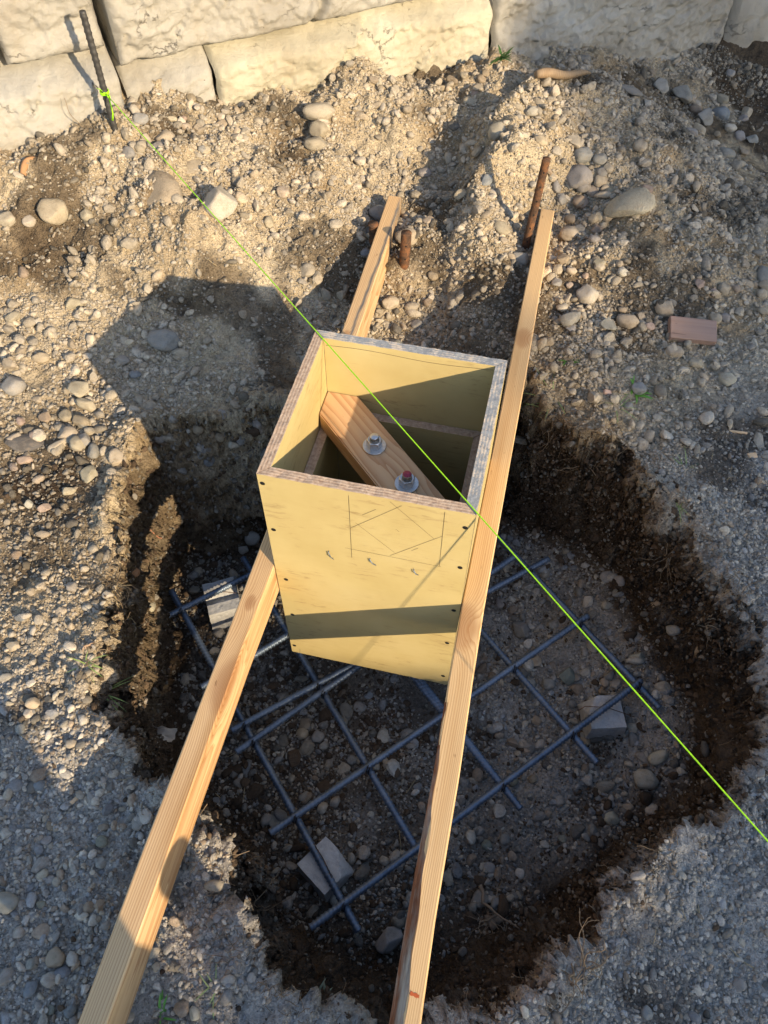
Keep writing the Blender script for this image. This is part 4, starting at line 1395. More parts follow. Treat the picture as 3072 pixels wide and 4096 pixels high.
_p = M_BARK.noise(M_BARK.coord((1, .3, 1)), 24, 4, .6)
_c = M_BARK.mix(M_BARK.ramp(_p, [(0.45, (0, 0, 0)), (.60, (1, 1, 1))]), M_BARK.ramp(_f, [(.3, (.10, .035, .018)), (.6, (.26, .105, .05)), (.8, (.42, .25, .14))]),
                M_BARK.ramp(_f, [(.3, (.20, .155, .12)), (.7, (.42, .36, .29))]))
M_BARK.color(_c)
M_BARK.bump(_f, .8, .004)
M_BARK = M_BARK.m


def plank(name, stations, height, mat, wane=None):
    """board on edge along Y; stations = (y, x_left, x_right, z_top); wane(y) = width cut from the top left corner"""
    V, F = [], []
    bv = .0022
    m = None
    loc = np.array([(stations[0][1] + stations[0][2]) / 2, stations[0][0], stations[0][3] - height])
    ys = np.linspace(stations[0][0], stations[-1][0], 160)
    st = np.array(stations)
    strip = []
    for y in ys:
        xl, xr, zt = (np.interp(y, st[:, 0], st[:, c]) for c in (1, 2, 3))
        w = wane(y) if wane else 0.0
        w = max(w, bv)
        dz = w * 1.5 if w > bv else bv
        sec = [(xl, zt - dz), (xl + w * .35, zt - dz * .42), (xl + w, zt), (xr - bv, zt), (xr, zt - bv), (xr, zt - height + bv), (xr - bv, zt - height), (xl + bv, zt - height), (xl, zt - height + bv)]
        m = len(sec)
        V += [(a, y, b) for a, b in sec]
        strip.append(((xl - .0006, zt - dz + .0002), (xl + w * .35 - .0006, zt - dz * .42 + .0005), (xl + w - .0003, zt + .0004), w))
    n = len(ys)
    for k in range(n - 1):
        for j in range(m):
            j2 = (j + 1) % m
            F.append((k * m + j, (k + 1) * m + j, (k + 1) * m + j2, k * m + j2))
    F.append(tuple(range(m)))
    F.append(tuple(range((n - 1) * m, n * m))[::-1])
    me = new_mesh(name, np.array(V), F, [mat], smooth=False)
    o = link(name, me)
    if wane:
        V, F, prev = [], [], None
        for y, (a, b, c, w) in zip(ys, strip):
            if w <= bv * 1.3:
                continue
            base = len(V)
            jz = .0004 * math.sin(y * 50) + .0003 * math.sin(y * 111)
            V += [(a[0], y, a[1] + jz), (b[0], y, b[1] + jz), (c[0] + .0012 * math.sin(y * 27) + .0006 * math.sin(y * 61), y, c[1])]
            if prev is not None:
                F += [(prev, base, base + 1, prev + 1), (prev + 1, base + 1, base + 2, prev + 2)]
            prev = base
        link('bark_edge', new_mesh('bark_edge', V, F, [M_BARK]), o)
    return o


ZL = -.270
rail_l = plank('plank', [(-1.05, -.2045, -.1665, ZL), (-.72, -.2085, -.1705, ZL), (-.50, -.2115, -.1735, ZL), (-.17, -.2100, -.1745, ZL), (0, -.2105, -.1722, ZL), (.34, -.2105, -.1725, ZL),
                         (.60, -.2125, -.1750, ZL), (.95, -.2210, -.1835, ZL + .004), (1.165, -.2270, -.1915, ZL + .006)], .0885, M_RAIL_L)
tag(rail_l, 'long left timber plank with a reddish knot and a grey streak at its far end', 'plank', 'planks bracing the plywood form')
rail_r = plank('plank', [(-1.0, .198, .2375, -.265), (-.63, .1853, .2255, -.265), (-.50, .1815, .2207, -.265), (-.30, .1795, .2190, -.265), (-.14, .1742, .2138, -.265), (0, .1717, .2110, -.265),
                         (.34, .1712, .2105, -.265), (.60, .1716, .2110, -.265), (.85, .1722, .2085, -.265), (1.20, .1727, .2080, -.265)], .089, M_RAIL_R,
               wane=lambda y: .0022 if y > -.17 else .0022 + .0165 * smooth01(np.array((-.17 - y) / .5)).item() + .0012 * math.sin(y * 60))
tag(rail_r, 'long right timber plank with red bark along its near left corner', 'plank', 'planks bracing the plywood form')
# red crayon tick on the right plank
T0, T1 = at_z(886, 2145, -.2645), at_z(905, 2153, -.2645)
V, F = [], []
for k in range(7):
    P = T0 * (1 - k / 6) + T1 * (k / 6)
    w = np.array([0, .0022 + .0006 * math.sin(k * 2), 0])
    V += [P - w, P + w]
F = [(2 * k, 2 * k + 1, 2 * k + 3, 2 * k + 2) for k in range(6)]
link('crayon_mark', new_mesh('crayon_mark', V, F, [simple('red_crayon', (.36, .085, .03), .9)]), rail_r)

TZ0, TZ1 = LZ + .0025, -.1300
e0, e1, dg = .1516, .1516, .0590
plan = [(-e0, BD - BT - .0006), (-e0 + dg, BD - BT - .0006), (e1, BT + .0006 + dg), (e1, BT + .0006), (e1 - dg, BT + .0006), (-e0, BD - BT - .0006 - dg)]
ctr = np.mean(np.array(plan), 0)
ang = math.radians(45)
bm = bmesh.new()
R45 = np.array([[math.cos(-ang), -math.sin(-ang)], [math.sin(-ang), math.cos(-ang)]])
loc2 = [R45 @ (np.array(p) - ctr) for p in plan]
top = [bm.verts.new((p[0], p[1], TZ1 - TZ0)) for p in loc2]
bot = [bm.verts.new((p[0], p[1], 0)) for p in loc2]
bm.faces.new(top)
bm.faces.new(bot[::-1])
for k in range(6):
    bm.faces.new((top[k], bot[k], bot[(k + 1) % 6], top[(k + 1) % 6]))
bmesh.ops.recalc_face_normals(bm, faces=bm.faces)
bmesh.ops.bevel(bm, geom=[e for e in bm.edges], offset=.0022, segments=2, affect='EDGES')
templ = link('template_board', bm_mesh('template_board', bm, [M_TEMPL]), None, (ctr[0], ctr[1], TZ0), (0, 0, ang))
tag(templ, 'short wooden board laid diagonally inside the plywood form holding two bolts', 'board')


def anchor_bolt(px, py, red, label, spin):
    P = at_z(px, py, TZ1)
    t = thing('anchor_bolt', label, 'bolt', (P[0], P[1], TZ1 + .0003), (0, 0, spin), 'anchor bolts through the diagonal board')

    def lathe(prof, seg=40):
        V, F = [], []
        for r, z in prof:
            for k in range(seg):
                a = k / seg * 2 * math.pi
                V.append((r * math.cos(a), r * math.sin(a), z))
        for i in range(len(prof) - 1):
            for k in range(seg):
                k2 = (k + 1) % seg
                F.append((i * seg + k, i * seg + k2, (i + 1) * seg + k2, (i + 1) * seg + k))
        return V, F
    wr = .0212
    V, F = lathe([(.0085, 0), (wr - .0006, 0), (wr, .0006), (wr, .0024), (wr - .0007, .0031), (.0085, .0031)])
    link('washer', new_mesh('washer', V, F, [M_GALV], smooth=False), t)
    # hexagon nut with chamfered corners
    V, F = [], []
    af, hh, z0 = .0122, .0155, .0032
    seg = 48
    rows = [(0, z0), (1, z0), (1, z0 + hh * .5), (1, z0 + hh), (2, z0 + hh)]
    for mode, z in rows:
        for k in range(seg):
            a = k / seg * 2 * math.pi
            hx = af / math.cos((a % (math.pi / 3)) - math.pi / 6)
            if mode == 0:
                r = .0088
            elif mode == 2:
                r = .0086
            else:
                r = hx
            zz = z
            if mode == 1 and z > z0 + hh * .9:
                zz = z - max(0, (hx - af)) * .9
            V.append((r * math.cos(a), r * math.sin(a), zz))
    # flat crown ring
    ring = [(af * .96 * math.cos(k / seg * 2 * math.pi), af * .96 * math.sin(k / seg * 2 * math.pi), z0 + hh + .0003) for k in range(seg)]
    V = V[:seg * 4] + ring + V[seg * 4:]
    for i in range(5):
        for k in range(seg):
            k2 = (k + 1) % seg
            F.append((i * seg + k, i * seg + k2, (i + 1) * seg + k2, (i + 1) * seg + k))
    link('nut', new_mesh('nut', V, F, [M_GALV], smooth=False), t)
    prof = [(.0082, -.30)]
    z = z0 + hh - .002
    prof += [(.0082, z)]
    top = z0 + hh + .0095
    while z < top - .002:
        prof += [(.0072, z + .0004), (.0083, z + .0012)]
        z += .0016
    prof += [(.0080, top - .001), (.0072, top), (.0001, top + .0002)]
    V, F = lathe(prof, 24)
    st = link('stud', new_mesh('stud', V, F, [M_GALV]), t)
    if red:
        V, F = lathe([(.0077, top - .0002), (.0070, top + .0007), (.0001, top + .0009)], 24)
        link('paint_mark', new_mesh('paint_mark', V, F, [simple('red_paint', (.28, .02, .05), .45, .5, var=.3, scale=300)]), st)
    return t


s6 = 1250 * .54004, 1500 * .54004, .54004 / 2.212
anchor_bolt(s6[0] + 548 * s6[2], s6[1] + 632 * s6[2], False, 'galvanized bolt with hex nut and washer in the middle of the diagonal board', .2)
anchor_bolt(s6[0] + 833 * s6[2], s6[1] + 967 * s6[2], True, 'galvanized bolt with a red painted tip nearer the front of the plywood form', .42)
# the photo shows tied steel down inside the form


def rebar_mesh(A, B, r=.0069, pitch=.0088, seg=12, name='rebar'):
    A, B = np.array(A, float), np.array(B, float)
    L = np.linalg.norm(B - A)
    n = max(8, int(L / (pitch / 4)))
    pts = A + (B - A) * np.linspace(0, 1, n + 1)[:, None]
    s = np.linspace(0, L, n + 1)

    def ripple(k, th):
        ph = s[k] / pitch + np.cos(th) * .22
        rib = np.clip(np.cos(ph * 2 * math.pi) * 1.9 - .9, 0, 1) * (.0019 if pitch < .012 else .0018)
        side = np.exp(-((np.abs(np.sin(th)) - 1) / .06) ** 2) * .0009
        rib = np.maximum(rib, side)
        if k == 0 or k == n:
            rib = rib * 0
        return rib
    return tube(pts, r, seg, True, ripple)


def tie(P, d1, d2, r=.0098, wr=.0011, tail=True):
    """black tie wire wrapped over a crossing of two bars"""
    d1, d2 = np.array(d1) / np.linalg.norm(d1), np.array(d2) / np.linalg.norm(d2)
    q = d1 + d2
    q /= np.linalg.norm(q)
    up = np.array([0, 0, 1.0])
    side = np.cross(q, up)
    side /= np.linalg.norm(side)
    pts = []
    for a in np.linspace(-.3, 2 * math.pi * 1.2, 22):
        pts.append(np.array(P) + side * math.cos(a) * r * 1.35 + up * math.sin(a) * r * 1.35 + q * a * .0006)
    parts = [tube(pts, wr, 5)]
    if tail:
        parts.append(tube([np.array(P) + up * r, np.array(P) + up * (r + .008) + side * .006, np.array(P) + up * (r + .006) + side * .016], wr, 5))
    return join_vf(parts)


def cage():
    A = at_z(1250 * .54004 + 1062 * s6[2], 1500 * .54004 + 930 * s6[2], -.36)
    B = at_z(1250 * .54004 + 440 * s6[2], 1500 * .54004 + 940 * s6[2], -.40)
    t = thing('rebar_cage', 'dark tied reinforcing steel down inside the plywood form under the diagonal board', 'rebar cage', (A[0], A[1], -.69))
    o = np.array(t.location)

    def part(nm, vf, mat):
        link(nm, new_mesh(nm, np.array(vf[0]) - o, vf[1], [mat]), t)
    part('rebar', rebar_mesh((A[0], A[1], -.68), (A[0], A[1], -.345)), M_REBAR)
    part('rebar', rebar_mesh((B[0], B[1], -.68), (B[0], B[1], -.385)), M_REBAR)
    part('rebar', rebar_mesh((A[0] - .035, A[1] + .012, -.352), (A[0] + .03, A[1] + .014, -.350), .0062), M_REBAR)
    part('rebar', rebar_mesh((B[0] - .012, B[1] - .012, -.43), (A[0] + .01, A[1] - .012, -.43), .0062), M_REBAR)
    loops = []
    for k in range(3):
        c = np.array([A[0] + (k - 1) * .006, A[1] + .004, -.338 + .003 * k])
        loops.append(tube([c + np.array([.012 * math.cos(a), .016 * math.sin(a), .006 * math.sin(2 * a + k)]) for a in np.linspace(0, 5.6, 16)], .0011, 5))
    loops.append(tube([(A[0] - .01, A[1], -.335), (A[0] - .024, A[1] + .01, -.325), (A[0] - .034, A[1] + .006, -.330)], .0011, 5))
    loops.append(tube([(A[0], A[1] + .01, -.335), (A[0] + .004, A[1] + .03, -.322), (A[0] + .012, A[1] + .036, -.326)], .0011, 5))
    part('tie_wire', join_vf(loops), M_DARK)


cage()

# ------------------------------------------------------------------ rebar mat on concrete spacer blocks
ZA, ZB = -.701, -.688
mat = thing('rebar_mat', 'grid of blue-grey ribbed steel bars tied together on the pit floor under the plywood form', 'rebar mat', (0.05, 0.0, -.71))
mo_ = np.array(mat.location)
DA, DB = np.array([.707, -.707]), np.array([.707, .707])
BARS_A = [((370, 1276), (775, 2012), 0), ((525, 1205), (900, 1835), 0), ((905, 1465), (1125, 1748), 0), ((893, 1462), (1093, 1708), 1), ((1040, 1365), (1290, 1648), 0), ((1075, 1160), (1425, 1530), 0)]
BARS_B = [((350, 1337), (548, 1238), 0), ((434, 1485), (623, 1371), 0), ((500, 1578), (802, 1385), 0), ((510, 1625), (800, 1450), 0), ((583, 1800), (950, 1545), 0), ((1270, 1330), (1020, 1490), 1),
          ((670, 2005), (1385, 1470), 0), ((1110, 1205), (1060, 1240), 1), ((1185, 1207), (1055, 1285), 1)]


def add_bar(A, B, z):
    link('rebar', new_mesh('rebar', *(lambda v, f: (np.array(v) - mo_, f))(*rebar_mesh((*A, z), (*B, z))), [M_REBAR]), mat)


LA = []
for (a, b, short) in BARS_A:
    A, B = at_z(*a, ZA)[:2], at_z(*b, ZA)[:2]
    if a == (905, 1465):
        A = B + (A - B) / np.linalg.norm(A - B) * .78
    if a == (893, 1462):
        A = B + (A - B) / np.linalg.norm(A - B) * .50
    if a == (1040, 1365):
        A = B + (A - B) / np.linalg.norm(A - B) * .80
    LA.append((A, B))
    add_bar(A, B, ZA)
LB = []
for (a, b) in [((350, 1337), (548, 1238)), ((434, 1485), (623, 1371)), ((500, 1578), (802, 1385)), ((510, 1625), (1110, 1203)), ((583, 1800), (1270, 1330)), ((670, 2005), (1385, 1470))]:
    A, B = at_z(*a, ZB)[:2], at_z(*b, ZB)[:2]
    if a in ((350, 1337), (434, 1485)):
        B = A + (B - A) / np.linalg.norm(B - A) * (.62 if a[0] == 350 else .72)
    if a == (500, 1578):
        B = at_z(1185, 1207, ZB)[:2]
    LB.append((A, B))
    add_bar(A, B, ZB)


def cross_pt(p, q):
    (A, B), (C, D) = p, q
    d, e = B - A, D - C
    m = np.array([[d[0], -e[0]], [d[1], -e[1]]])
    s, t = np.linalg.solve(m, C - A)
    return (A + d * s) if 0 < s < 1 and 0 < t < 1 else None


for a in LA:
    for b in LB:
        c = cross_pt(a, b)
        if c is not None:
            V, F = tie((c[0], c[1], (ZA + ZB) / 2), (*DA, 0), (*DB, 0))
            link('tie_wire', new_mesh('tie_wire', V - mo_, F, [M_DARK]), mat)


def spacer(px, py, w, dpt, yaw, chip, label, groove=False, rusty=True):
    """cast concrete cube the mat rests on; worn edges, one corner broken away"""
    P = at_z(px, py, ZA - .0066)
    zb = gz(P[0], P[1])[0] - .004
    h = ZA - .0066 - zb
    bm = bmesh.new()
    bmesh.ops.create_cube(bm, size=1.0)
    for v in bm.verts:
        k = 1.0 if v.co.z < 0 else .93
        v.co = Vector((v.co.x * w * k, v.co.y * dpt * k, (v.co.z + .5) * h))
    bmesh.ops.subdivide_edges(bm, edges=bm.edges[:], cuts=9, use_grid_fill=True)
    co = np.array([v.co[:] for v in bm.verts])
    n = fbm(co * 40 + px, 3) * .0016 + fbm(co * 140 + px, 2) * .0007
    for v, q in zip(bm.verts, n):
        d = Vector((v.co.x / w, v.co.y / dpt, (v.co.z - h / 2) / h))
        v.co += d.normalized() * q
        if groove and abs(v.co.y) < .011 and v.co.z > h * .8:
            v.co.z -= .011 * (1 - (v.co.y / .011) ** 2)
        if chip:
            cxn = Vector((chip[0] * .7, chip[1] * .7, .35)).normalized()
            p = Vector((v.co.x, v.co.y, v.co.z - h / 2)).dot(cxn) - chip[2]
            if p > 0:
                v.co -= cxn * p * .9
    me = bm_mesh('spacer_block', bm, [M_CONC])
    o = link('concrete_spacer', me, None, (P[0], P[1], zb), (0, 0, yaw))
    tag(o, label, 'concrete block', 'concrete spacer blocks under the rebar mat')
    if rusty:
        pts = [(-w * .72, .004, h + .004), (-w * .55, .010, h + .010), (-.01, .004, h + .016), (0.004, .0, h + .018), (.03, -.008, h + .012), (w * .7, -.018, h + .007)]
        V, F = tube(pts, .0009, 5)
        link('tie_wire', new_mesh('tie_wire', V, F, [M_RUST]), o)
    return o


spacer(478, 1287, .082, .094, math.radians(31) + .0, None, 'grey concrete spacer block with a groove under the bar left of the left plank', True)
spacer(702, 1868, .084, .080, math.radians(-32), (.6, .8, .038), 'chipped concrete spacer block under the bars near the front of the pit', False)
spacer(1308, 1537, .082, .080, math.radians(16), (-.8, .5, .040), 'concrete spacer block under the right corner of the rebar mat', False)

# ------------------------------------------------------------------ steel stakes, wall rebar, string


def stake(top_px, top_z, foot_z, r, label, lean=(0, 0), holes=True, flare=False):
    P = at_z(*top_px, top_z)
    t = thing('steel_stake', label, 'stake', (P[0] + lean[0], P[1] + lean[1], foot_z), group='rusty steel stakes beside the planks')
    o = np.array(t.location)
    n = 40
    pts = np.array([[P[0], P[1], top_z]]) * np.linspace(0, 1, n)[:, None] + np.array([[P[0] + lean[0], P[1] + lean[1], foot_z - .10]]) * np.linspace(1, 0, n)[:, None]
    rr = np.full(n, r)
    if flare:
        rr[-1] = r * 1.35
        rr[-2] = r * 1.33
        rr[-3] = r * 1.05
    V, F = tube(pts - o, rr, 18)
    link('shaft', new_mesh('shaft', V, F, [M_RUST]), t)
    if holes:
        cd = np.array([CAM[0] - P[0], CAM[1] - P[1], 0])
        cd /= np.linalg.norm(cd)
        sd = np.array([-cd[1], cd[0], 0])
        z = top_z - .03
        k = 0
        while z > foot_z:
            f = (top_z - z) / (top_z - foot_z + .1)
            c = np.array([P[0] + lean[0] * f, P[1] + lean[1] * f, z]) + cd * (r + .0004) + sd * .001
            th = np.arange(12) / 12 * 2 * math.pi
            V = [c + sd * .0022 * math.cos(a) - cd * .0002 * abs(math.cos(a)) + np.array([0, 0, .0026 * math.sin(a)]) for a in th]
            link('nail_hole', new_mesh('nail_hole', np.array(V) - o, [tuple(range(12))], [M_DARK]), t)
            z -= .0365
            k += 1
    return t


P_ = at_z(1147, 545, -.29)
Q_ = at_z(1181, 342, -.02)
stake((1181, 342), -.075, -.29, .0100, 'tall rusty steel stake with nail holes beside the far end of the right plank', lean=(-.018, -.020))
stake((806, 483), -.262, -.31, .0102, 'short rusty stake with a mushroomed head left of the left plank', lean=(-.002, .0), flare=True, holes=False)
stake((878, 502), -.235, -.325, .0132, 'short rusty steel stake right of the left plank, before a tan cobble', lean=(-.004, -.012))

RB = at_z(226, 200, 0.0)
t = thing('rebar_stake', 'dark ribbed rebar standing upright against the block wall with the string tied to it', 'rebar stake', (RB[0], RB[1], -.115))
V, F = rebar_mesh((RB[0], RB[1], -.30), (RB[0] + .002, RB[1] - .002, .178), .0070, .0150, 14)
link('bar', new_mesh('bar', np.array(V) - np.array(t.location), F, [simple('dark_rebar', (.065, .063, .062), .55, .4, .5)]), t)

END = np.array([1.62, -1.385, .0])
STR0 = np.array([RB[0] + .008, RB[1] - .009, .0015])
DIRS = END - STR0
pts = [STR0 + DIRS * s + np.array([0, 0, .0012]) for s in np.linspace(0, 1, 60)]
st_o = thing('mason_string', 'bright lime green string pulled tight from the wall rebar diagonally across the plywood form', 'string', tuple(STR0))
so = np.array(STR0)
V, F = tube(pts, .00108, 7)
link('line', new_mesh('line', np.array(V) - so, F, [M_LIME]), st_o)
parts = []
for k in range(3):
    parts.append(tube([(RB[0] + .0102 * math.cos(a), RB[1] + .0102 * math.sin(a), .0015 + .0025 * (k - 1) + .0012 * math.sin(a)) for a in np.linspace(0, 2 * math.pi, 20)], .0011, 6))
kn = STR0 + DIRS / np.linalg.norm(DIRS) * .018
parts.append(tube([kn + np.array([.003 * math.cos(a), .003 * math.sin(a) * .6, .003 * math.sin(a * 2) + .0012]) for a in np.linspace(0, 9, 24)], .0013, 6))
V, F = join_vf(parts)
link('knot', new_mesh('knot', V - so, F, [M_LIME]), st_o)
e1 = [kn, kn + np.array([.006, -.010, -.012]), kn + np.array([.007, -.013, -.030]), kn + np.array([.003, -.016, -.046])]
e2 = [STR0, STR0 + np.array([-.012, .002, .008]), STR0 + np.array([-.022, .003, .010])]
V, F = join_vf([tube(e1, [.0013, .0014, .0017, .0026], 6), tube(e2, .001, 6)])
link('loose_end', new_mesh('loose_end', V - so, F, [M_LIME]), st_o)
t = thing('rebar_stake', 'dark rebar holding the far end of the green string beyond the picture', 'rebar stake', (END[0], END[1], -.42))
V, F = rebar_mesh((END[0], END[1], -.6), (END[0], END[1], .16), .0088, .0125, 10)
link('bar', new_mesh('bar', np.array(V) - np.array(t.location), F, [M_REBAR]), t)

# ------------------------------------------------------------------ unseen things set behind the camera to shade the plot
EU = np.array([.6175, .7866, 0])
ES = np.array([.7866, -.6175, 0])
TEL = 0.42


def sunpt(u, s, v):
    return EU * u + ES * s + np.array([0, 0, v + TEL * s])


# unseen house added as a shade caster, its parapet sloped to the shade edge
hs = 15.0
hb = bmesh.new()
for a, b, c, d, z0, z1 in ((-7.0, .16, hs, hs + 6, -.42, -.665 + TEL * hs),):
    q = [sunpt(a, c, 0)[:2], sunpt(b, c, 0)[:2], sunpt(b, d, 0)[:2], sunpt(a, d, 0)[:2]]
    lo_ = [hb.verts.new((*p, z0)) for p in q]
    hi_ = [hb.verts.new((*p, z1 + dz_)) for p, dz_ in zip(q, (7.16 * .235, 0, 0, 7.16 * .235))]
    hb.faces.new(hi_)
    hb.faces.new(lo_[::-1])
    for k in range(4):
        hb.faces.new((lo_[k], lo_[(k + 1) % 4], hi_[(k + 1) % 4], hi_[k]))
bmesh.ops.recalc_face_normals(hb, faces=hb.faces)
house = tag(link('house', bm_mesh('house', hb, [simple('house_render', (.42, .40, .36), .9, bump=.2)])), 'plain rendered house added unseen behind the camera to shade the pit', 'house')
for k in range(5):
    for zz in (.8, 3.2):
        u_ = -6.0 + k * 1.25
        A, B = sunpt(u_, hs - .02, 0), sunpt(u_ + .8, hs - .02, 0)
        V = [(*A[:2], zz), (*B[:2], zz), (*B[:2], zz + 1.2), (*A[:2], zz + 1.2)]
        link('window', new_mesh('window', V, [(0, 1, 2, 3)], [simple('window_glass', (.05, .06, .07), .1, .6)], False), house)


def shade_tree(label, prof, s0, u0, u1, vbot, n, size, seed, trunk_u, extra=()):  # unseen tree whose crown fills a given shade outline
    r = np.random.default_rng(seed)
    V, F = [], []
    pu, pv = np.array([p[0] for p in prof]), np.array([p[1] for p in prof])
    cnt = 0
    while cnt < n:
        u = r.uniform(u0, u1)
        vt = np.interp(u, pu, pv) + .05 * math.sin(u * 23) + .03 * math.sin(u * 61)
        v = r.uniform(vbot, max(pv.max() + .4, vbot + .2))
        if v > vt and not any(a < u < b and c < v < d and r.random() < p for a, b, c, d, p in extra):
            continue
        P = sunpt(u, s0 + r.uniform(-.7, .7), 0)
        P[2] = v + TEL * (P @ ES)
        a = r.normal(size=3)
        a /= np.linalg.norm(a)
        b = np.cross(a, r.normal(size=3))
        b /= np.linalg.norm(b)
        a, b = a * size * r.uniform(.7, 1.2), b * size * r.uniform(.4, .8)
        k = len(V)
        V += [P - a, P + b, P + a, P - b]
        F.append((k, k + 1, k + 2, k + 3))
        cnt += 1
    base = sunpt(trunk_u, s0, 0)
    base[2] = -.45
    t = thing('tree', label, 'tree', tuple(base))
    link('crown', new_mesh('crown', np.array(V) - base, F, [M_LEAF], False), t)
    topz = np.interp(trunk_u, pu, pv) + TEL * s0 - .3
    pts = [base, base + np.array([.05, .02, 2.0]), base + np.array([0, .05, topz + .4])]
    tp = [(pts, [.16, .11, .05])]
    for k in range(6):
        u = r.uniform(u0, u1)
        st = base + np.array([0, .02, r.uniform(2.2, topz)])
        en = sunpt(u, s0, 0)
        en[2] = min(np.interp(u, pu, pv), .6) + TEL * s0 - .5
        tp.append(([st, (st + en) / 2 + np.array([0, 0, .1]), en], [.05, .035, .015]))
    V, F = join_vf([tube(np.array(p) - base, r_, 8) for p, r_ in tp])
    link('trunk', new_mesh('trunk', V, F, [simple('tree_bark', (.12, .09, .065), .9)]), t)


shade_tree('broad unseen leafy tree behind the camera, crown shaped to cast the soft shade at right', [(.10, -.66), (.30, -.60), (.45, -.48), (.6, -.38), (.85, -.29), (1.1, -.31), (1.36, -.29), (1.5, -.12), (1.62, .2)],  # crown top and sparse leaves drawn to the shade on the right ground
          14.0, .10, 1.66, -1.35, 3000, .075, 5, .8, ((.55, 1.15, -.4, -.17, .14), (1.08, 1.62, -.4, .02, .22), (1.22, 1.62, 0, .12, .2), (1.36, 1.62, .1, .24, .25), (1.44, 1.64, .2, .55, .25)))
shade_tree('tall unseen leafy tree behind the camera, farthest right, shaped for shade and to cut sky glow', [(1.50, -.3), (1.54, .1), (1.58, .6), (1.8, 1.3), (3, 2.6), (5, 4.2), (7, 5.0), (9.5, 3.5)], 14.0, 1.50, 9.5, -1.3, 24000, .15, 6, 2.6)  # crown widened and raised past its shade edge to cut sky glow

shade_tree('tall unseen leafy tree behind the camera, farthest left, added to cut sky glow', [(-9, 2.5), (-7, 4.6), (-4, 4.8), (-2, 3.6), (-1.1, 1.6), (-.8, .2)],  # added only to hold back sky glow
          23.0, -9, -.78, -1.3, 16000, .17, 9, -4.0)

# the person taking the photograph, out of the picture, whose shadow falls over the near left ground
bme = bpy.data.meshes.new('person')
pu, ps = -.775, 1.25
pc = sunpt(pu, ps, 0)
pc[2] = float(gz(pc[0], pc[1])[0])
fwd = np.array([-.15, 1, 0]) / np.linalg.norm([-.15, 1, 0])
rgt = np.array([fwd[1], -fwd[0], 0])


def bp(r, f, z):
    return tuple(rgt * r + fwd * f + np.array([0, 0, z]))


SK = [('pelvis', bp(0, 0, .95), .155, None), ('waist', bp(0, .01, 1.08), .145, 'pelvis'), ('chest', bp(0, 0, 1.30), .170, 'waist'), ('neckb', bp(0, .02, 1.46), .075, 'chest'),
      ('neck', bp(0, .06, 1.54), .058, 'neckb'), ('head', bp(0, .10, 1.62), .092, 'neck'), ('crown', bp(0, .10, 1.72), .075, 'head'),
      ('hipl', bp(-.10, 0, .90), .105, 'pelvis'), ('kneel', bp(-.11, .03, .48), .068, 'hipl'), ('anklel', bp(-.12, -.02, .09), .050, 'kneel'), ('toel', bp(-.13, .16, .04), .042, 'anklel'),
      ('hipr', bp(.10, 0, .90), .105, 'pelvis'), ('kneer', bp(.12, .06, .48), .068, 'hipr'), ('ankler', bp(.13, 0, .09), .050, 'kneer'), ('toer', bp(.14, .18, .04), .042, 'ankler'),
      ('shl', bp(-.19, 0, 1.42), .070, 'chest'), ('ell', bp(-.20, .16, 1.20), .046, 'shl'), ('wrl', bp(-.06, .36, 1.33), .033, 'ell'), ('hal', bp(-.03, .40, 1.36), .036, 'wrl'),
      ('shr', bp(.19, 0, 1.42), .070, 'chest'), ('elr', bp(.21, .16, 1.20), .046, 'shr'), ('wrr', bp(.10, .36, 1.33), .033, 'elr'), ('har', bp(.07, .40, 1.36), .036, 'wrr')]
ix = {q[0]: k for k, q in enumerate(SK)}
bme.from_pydata([q[1] for q in SK], [(ix[q[3]], ix[q[0]]) for q in SK if q[3]], [])
person = link('person', bme, None, tuple(pc))
tag(person, 'person in work clothes standing behind the pit holding up a phone', 'person')
md = person.modifiers.new('skin', 'SKIN')
for k, q in enumerate(SK):
    bme.skin_vertices[0].data[k].radius = (q[2], q[2] * (.72 if q[0] in ('pelvis', 'waist', 'chest') else .9))
bme.skin_vertices[0].data[0].use_root = True
person.modifiers.new('smooth', 'SUBSURF').levels = 2
person.modifiers['smooth'].render_levels = 2
bme.materials.append(simple('work_clothes', (.06, .07, .10), .9))

pp_ = sunpt(-.505, 1.1, 0)
pz_ = float(gz(pp_[0], pp_[1])[0])
V, F = tube([(pp_[0], pp_[1], z) for z in (pz_ - .2, 0, .07, .095, .108, .114)], [.034, .034, .034, .029, .019, .006], 20)
tag(link('post', new_mesh('post', V, F, [simple('post_wood', (.30, .22, .14), .85)])), 'short round-topped wooden post standing behind the camera', 'post')

# ------------------------------------------------------------------ wood scraps, sticks, litter


def scrap(name, px, py, size, yaw, tilt, mat_, label, cat, lift=0.0, bevel=.0015):
    P, _ = at_ground(px, py)
    bm = bmesh.new()
    bmesh.ops.create_cube(bm, size=1.0)
    for v in bm.verts:
        v.co = Vector((v.co.x * size[0], v.co.y * size[1], v.co.z * size[2]))
    bmesh.ops.bevel(bm, geom=bm.edges[:], offset=bevel, segments=1, affect='EDGES')
    o = link(name, bm_mesh(name, bm, [mat_]), None, (P[0], P[1], P[2] + size[2] * .35 + lift))
    o.rotation_euler = (tilt[0], tilt[1], yaw)
    return tag(o, label, cat)


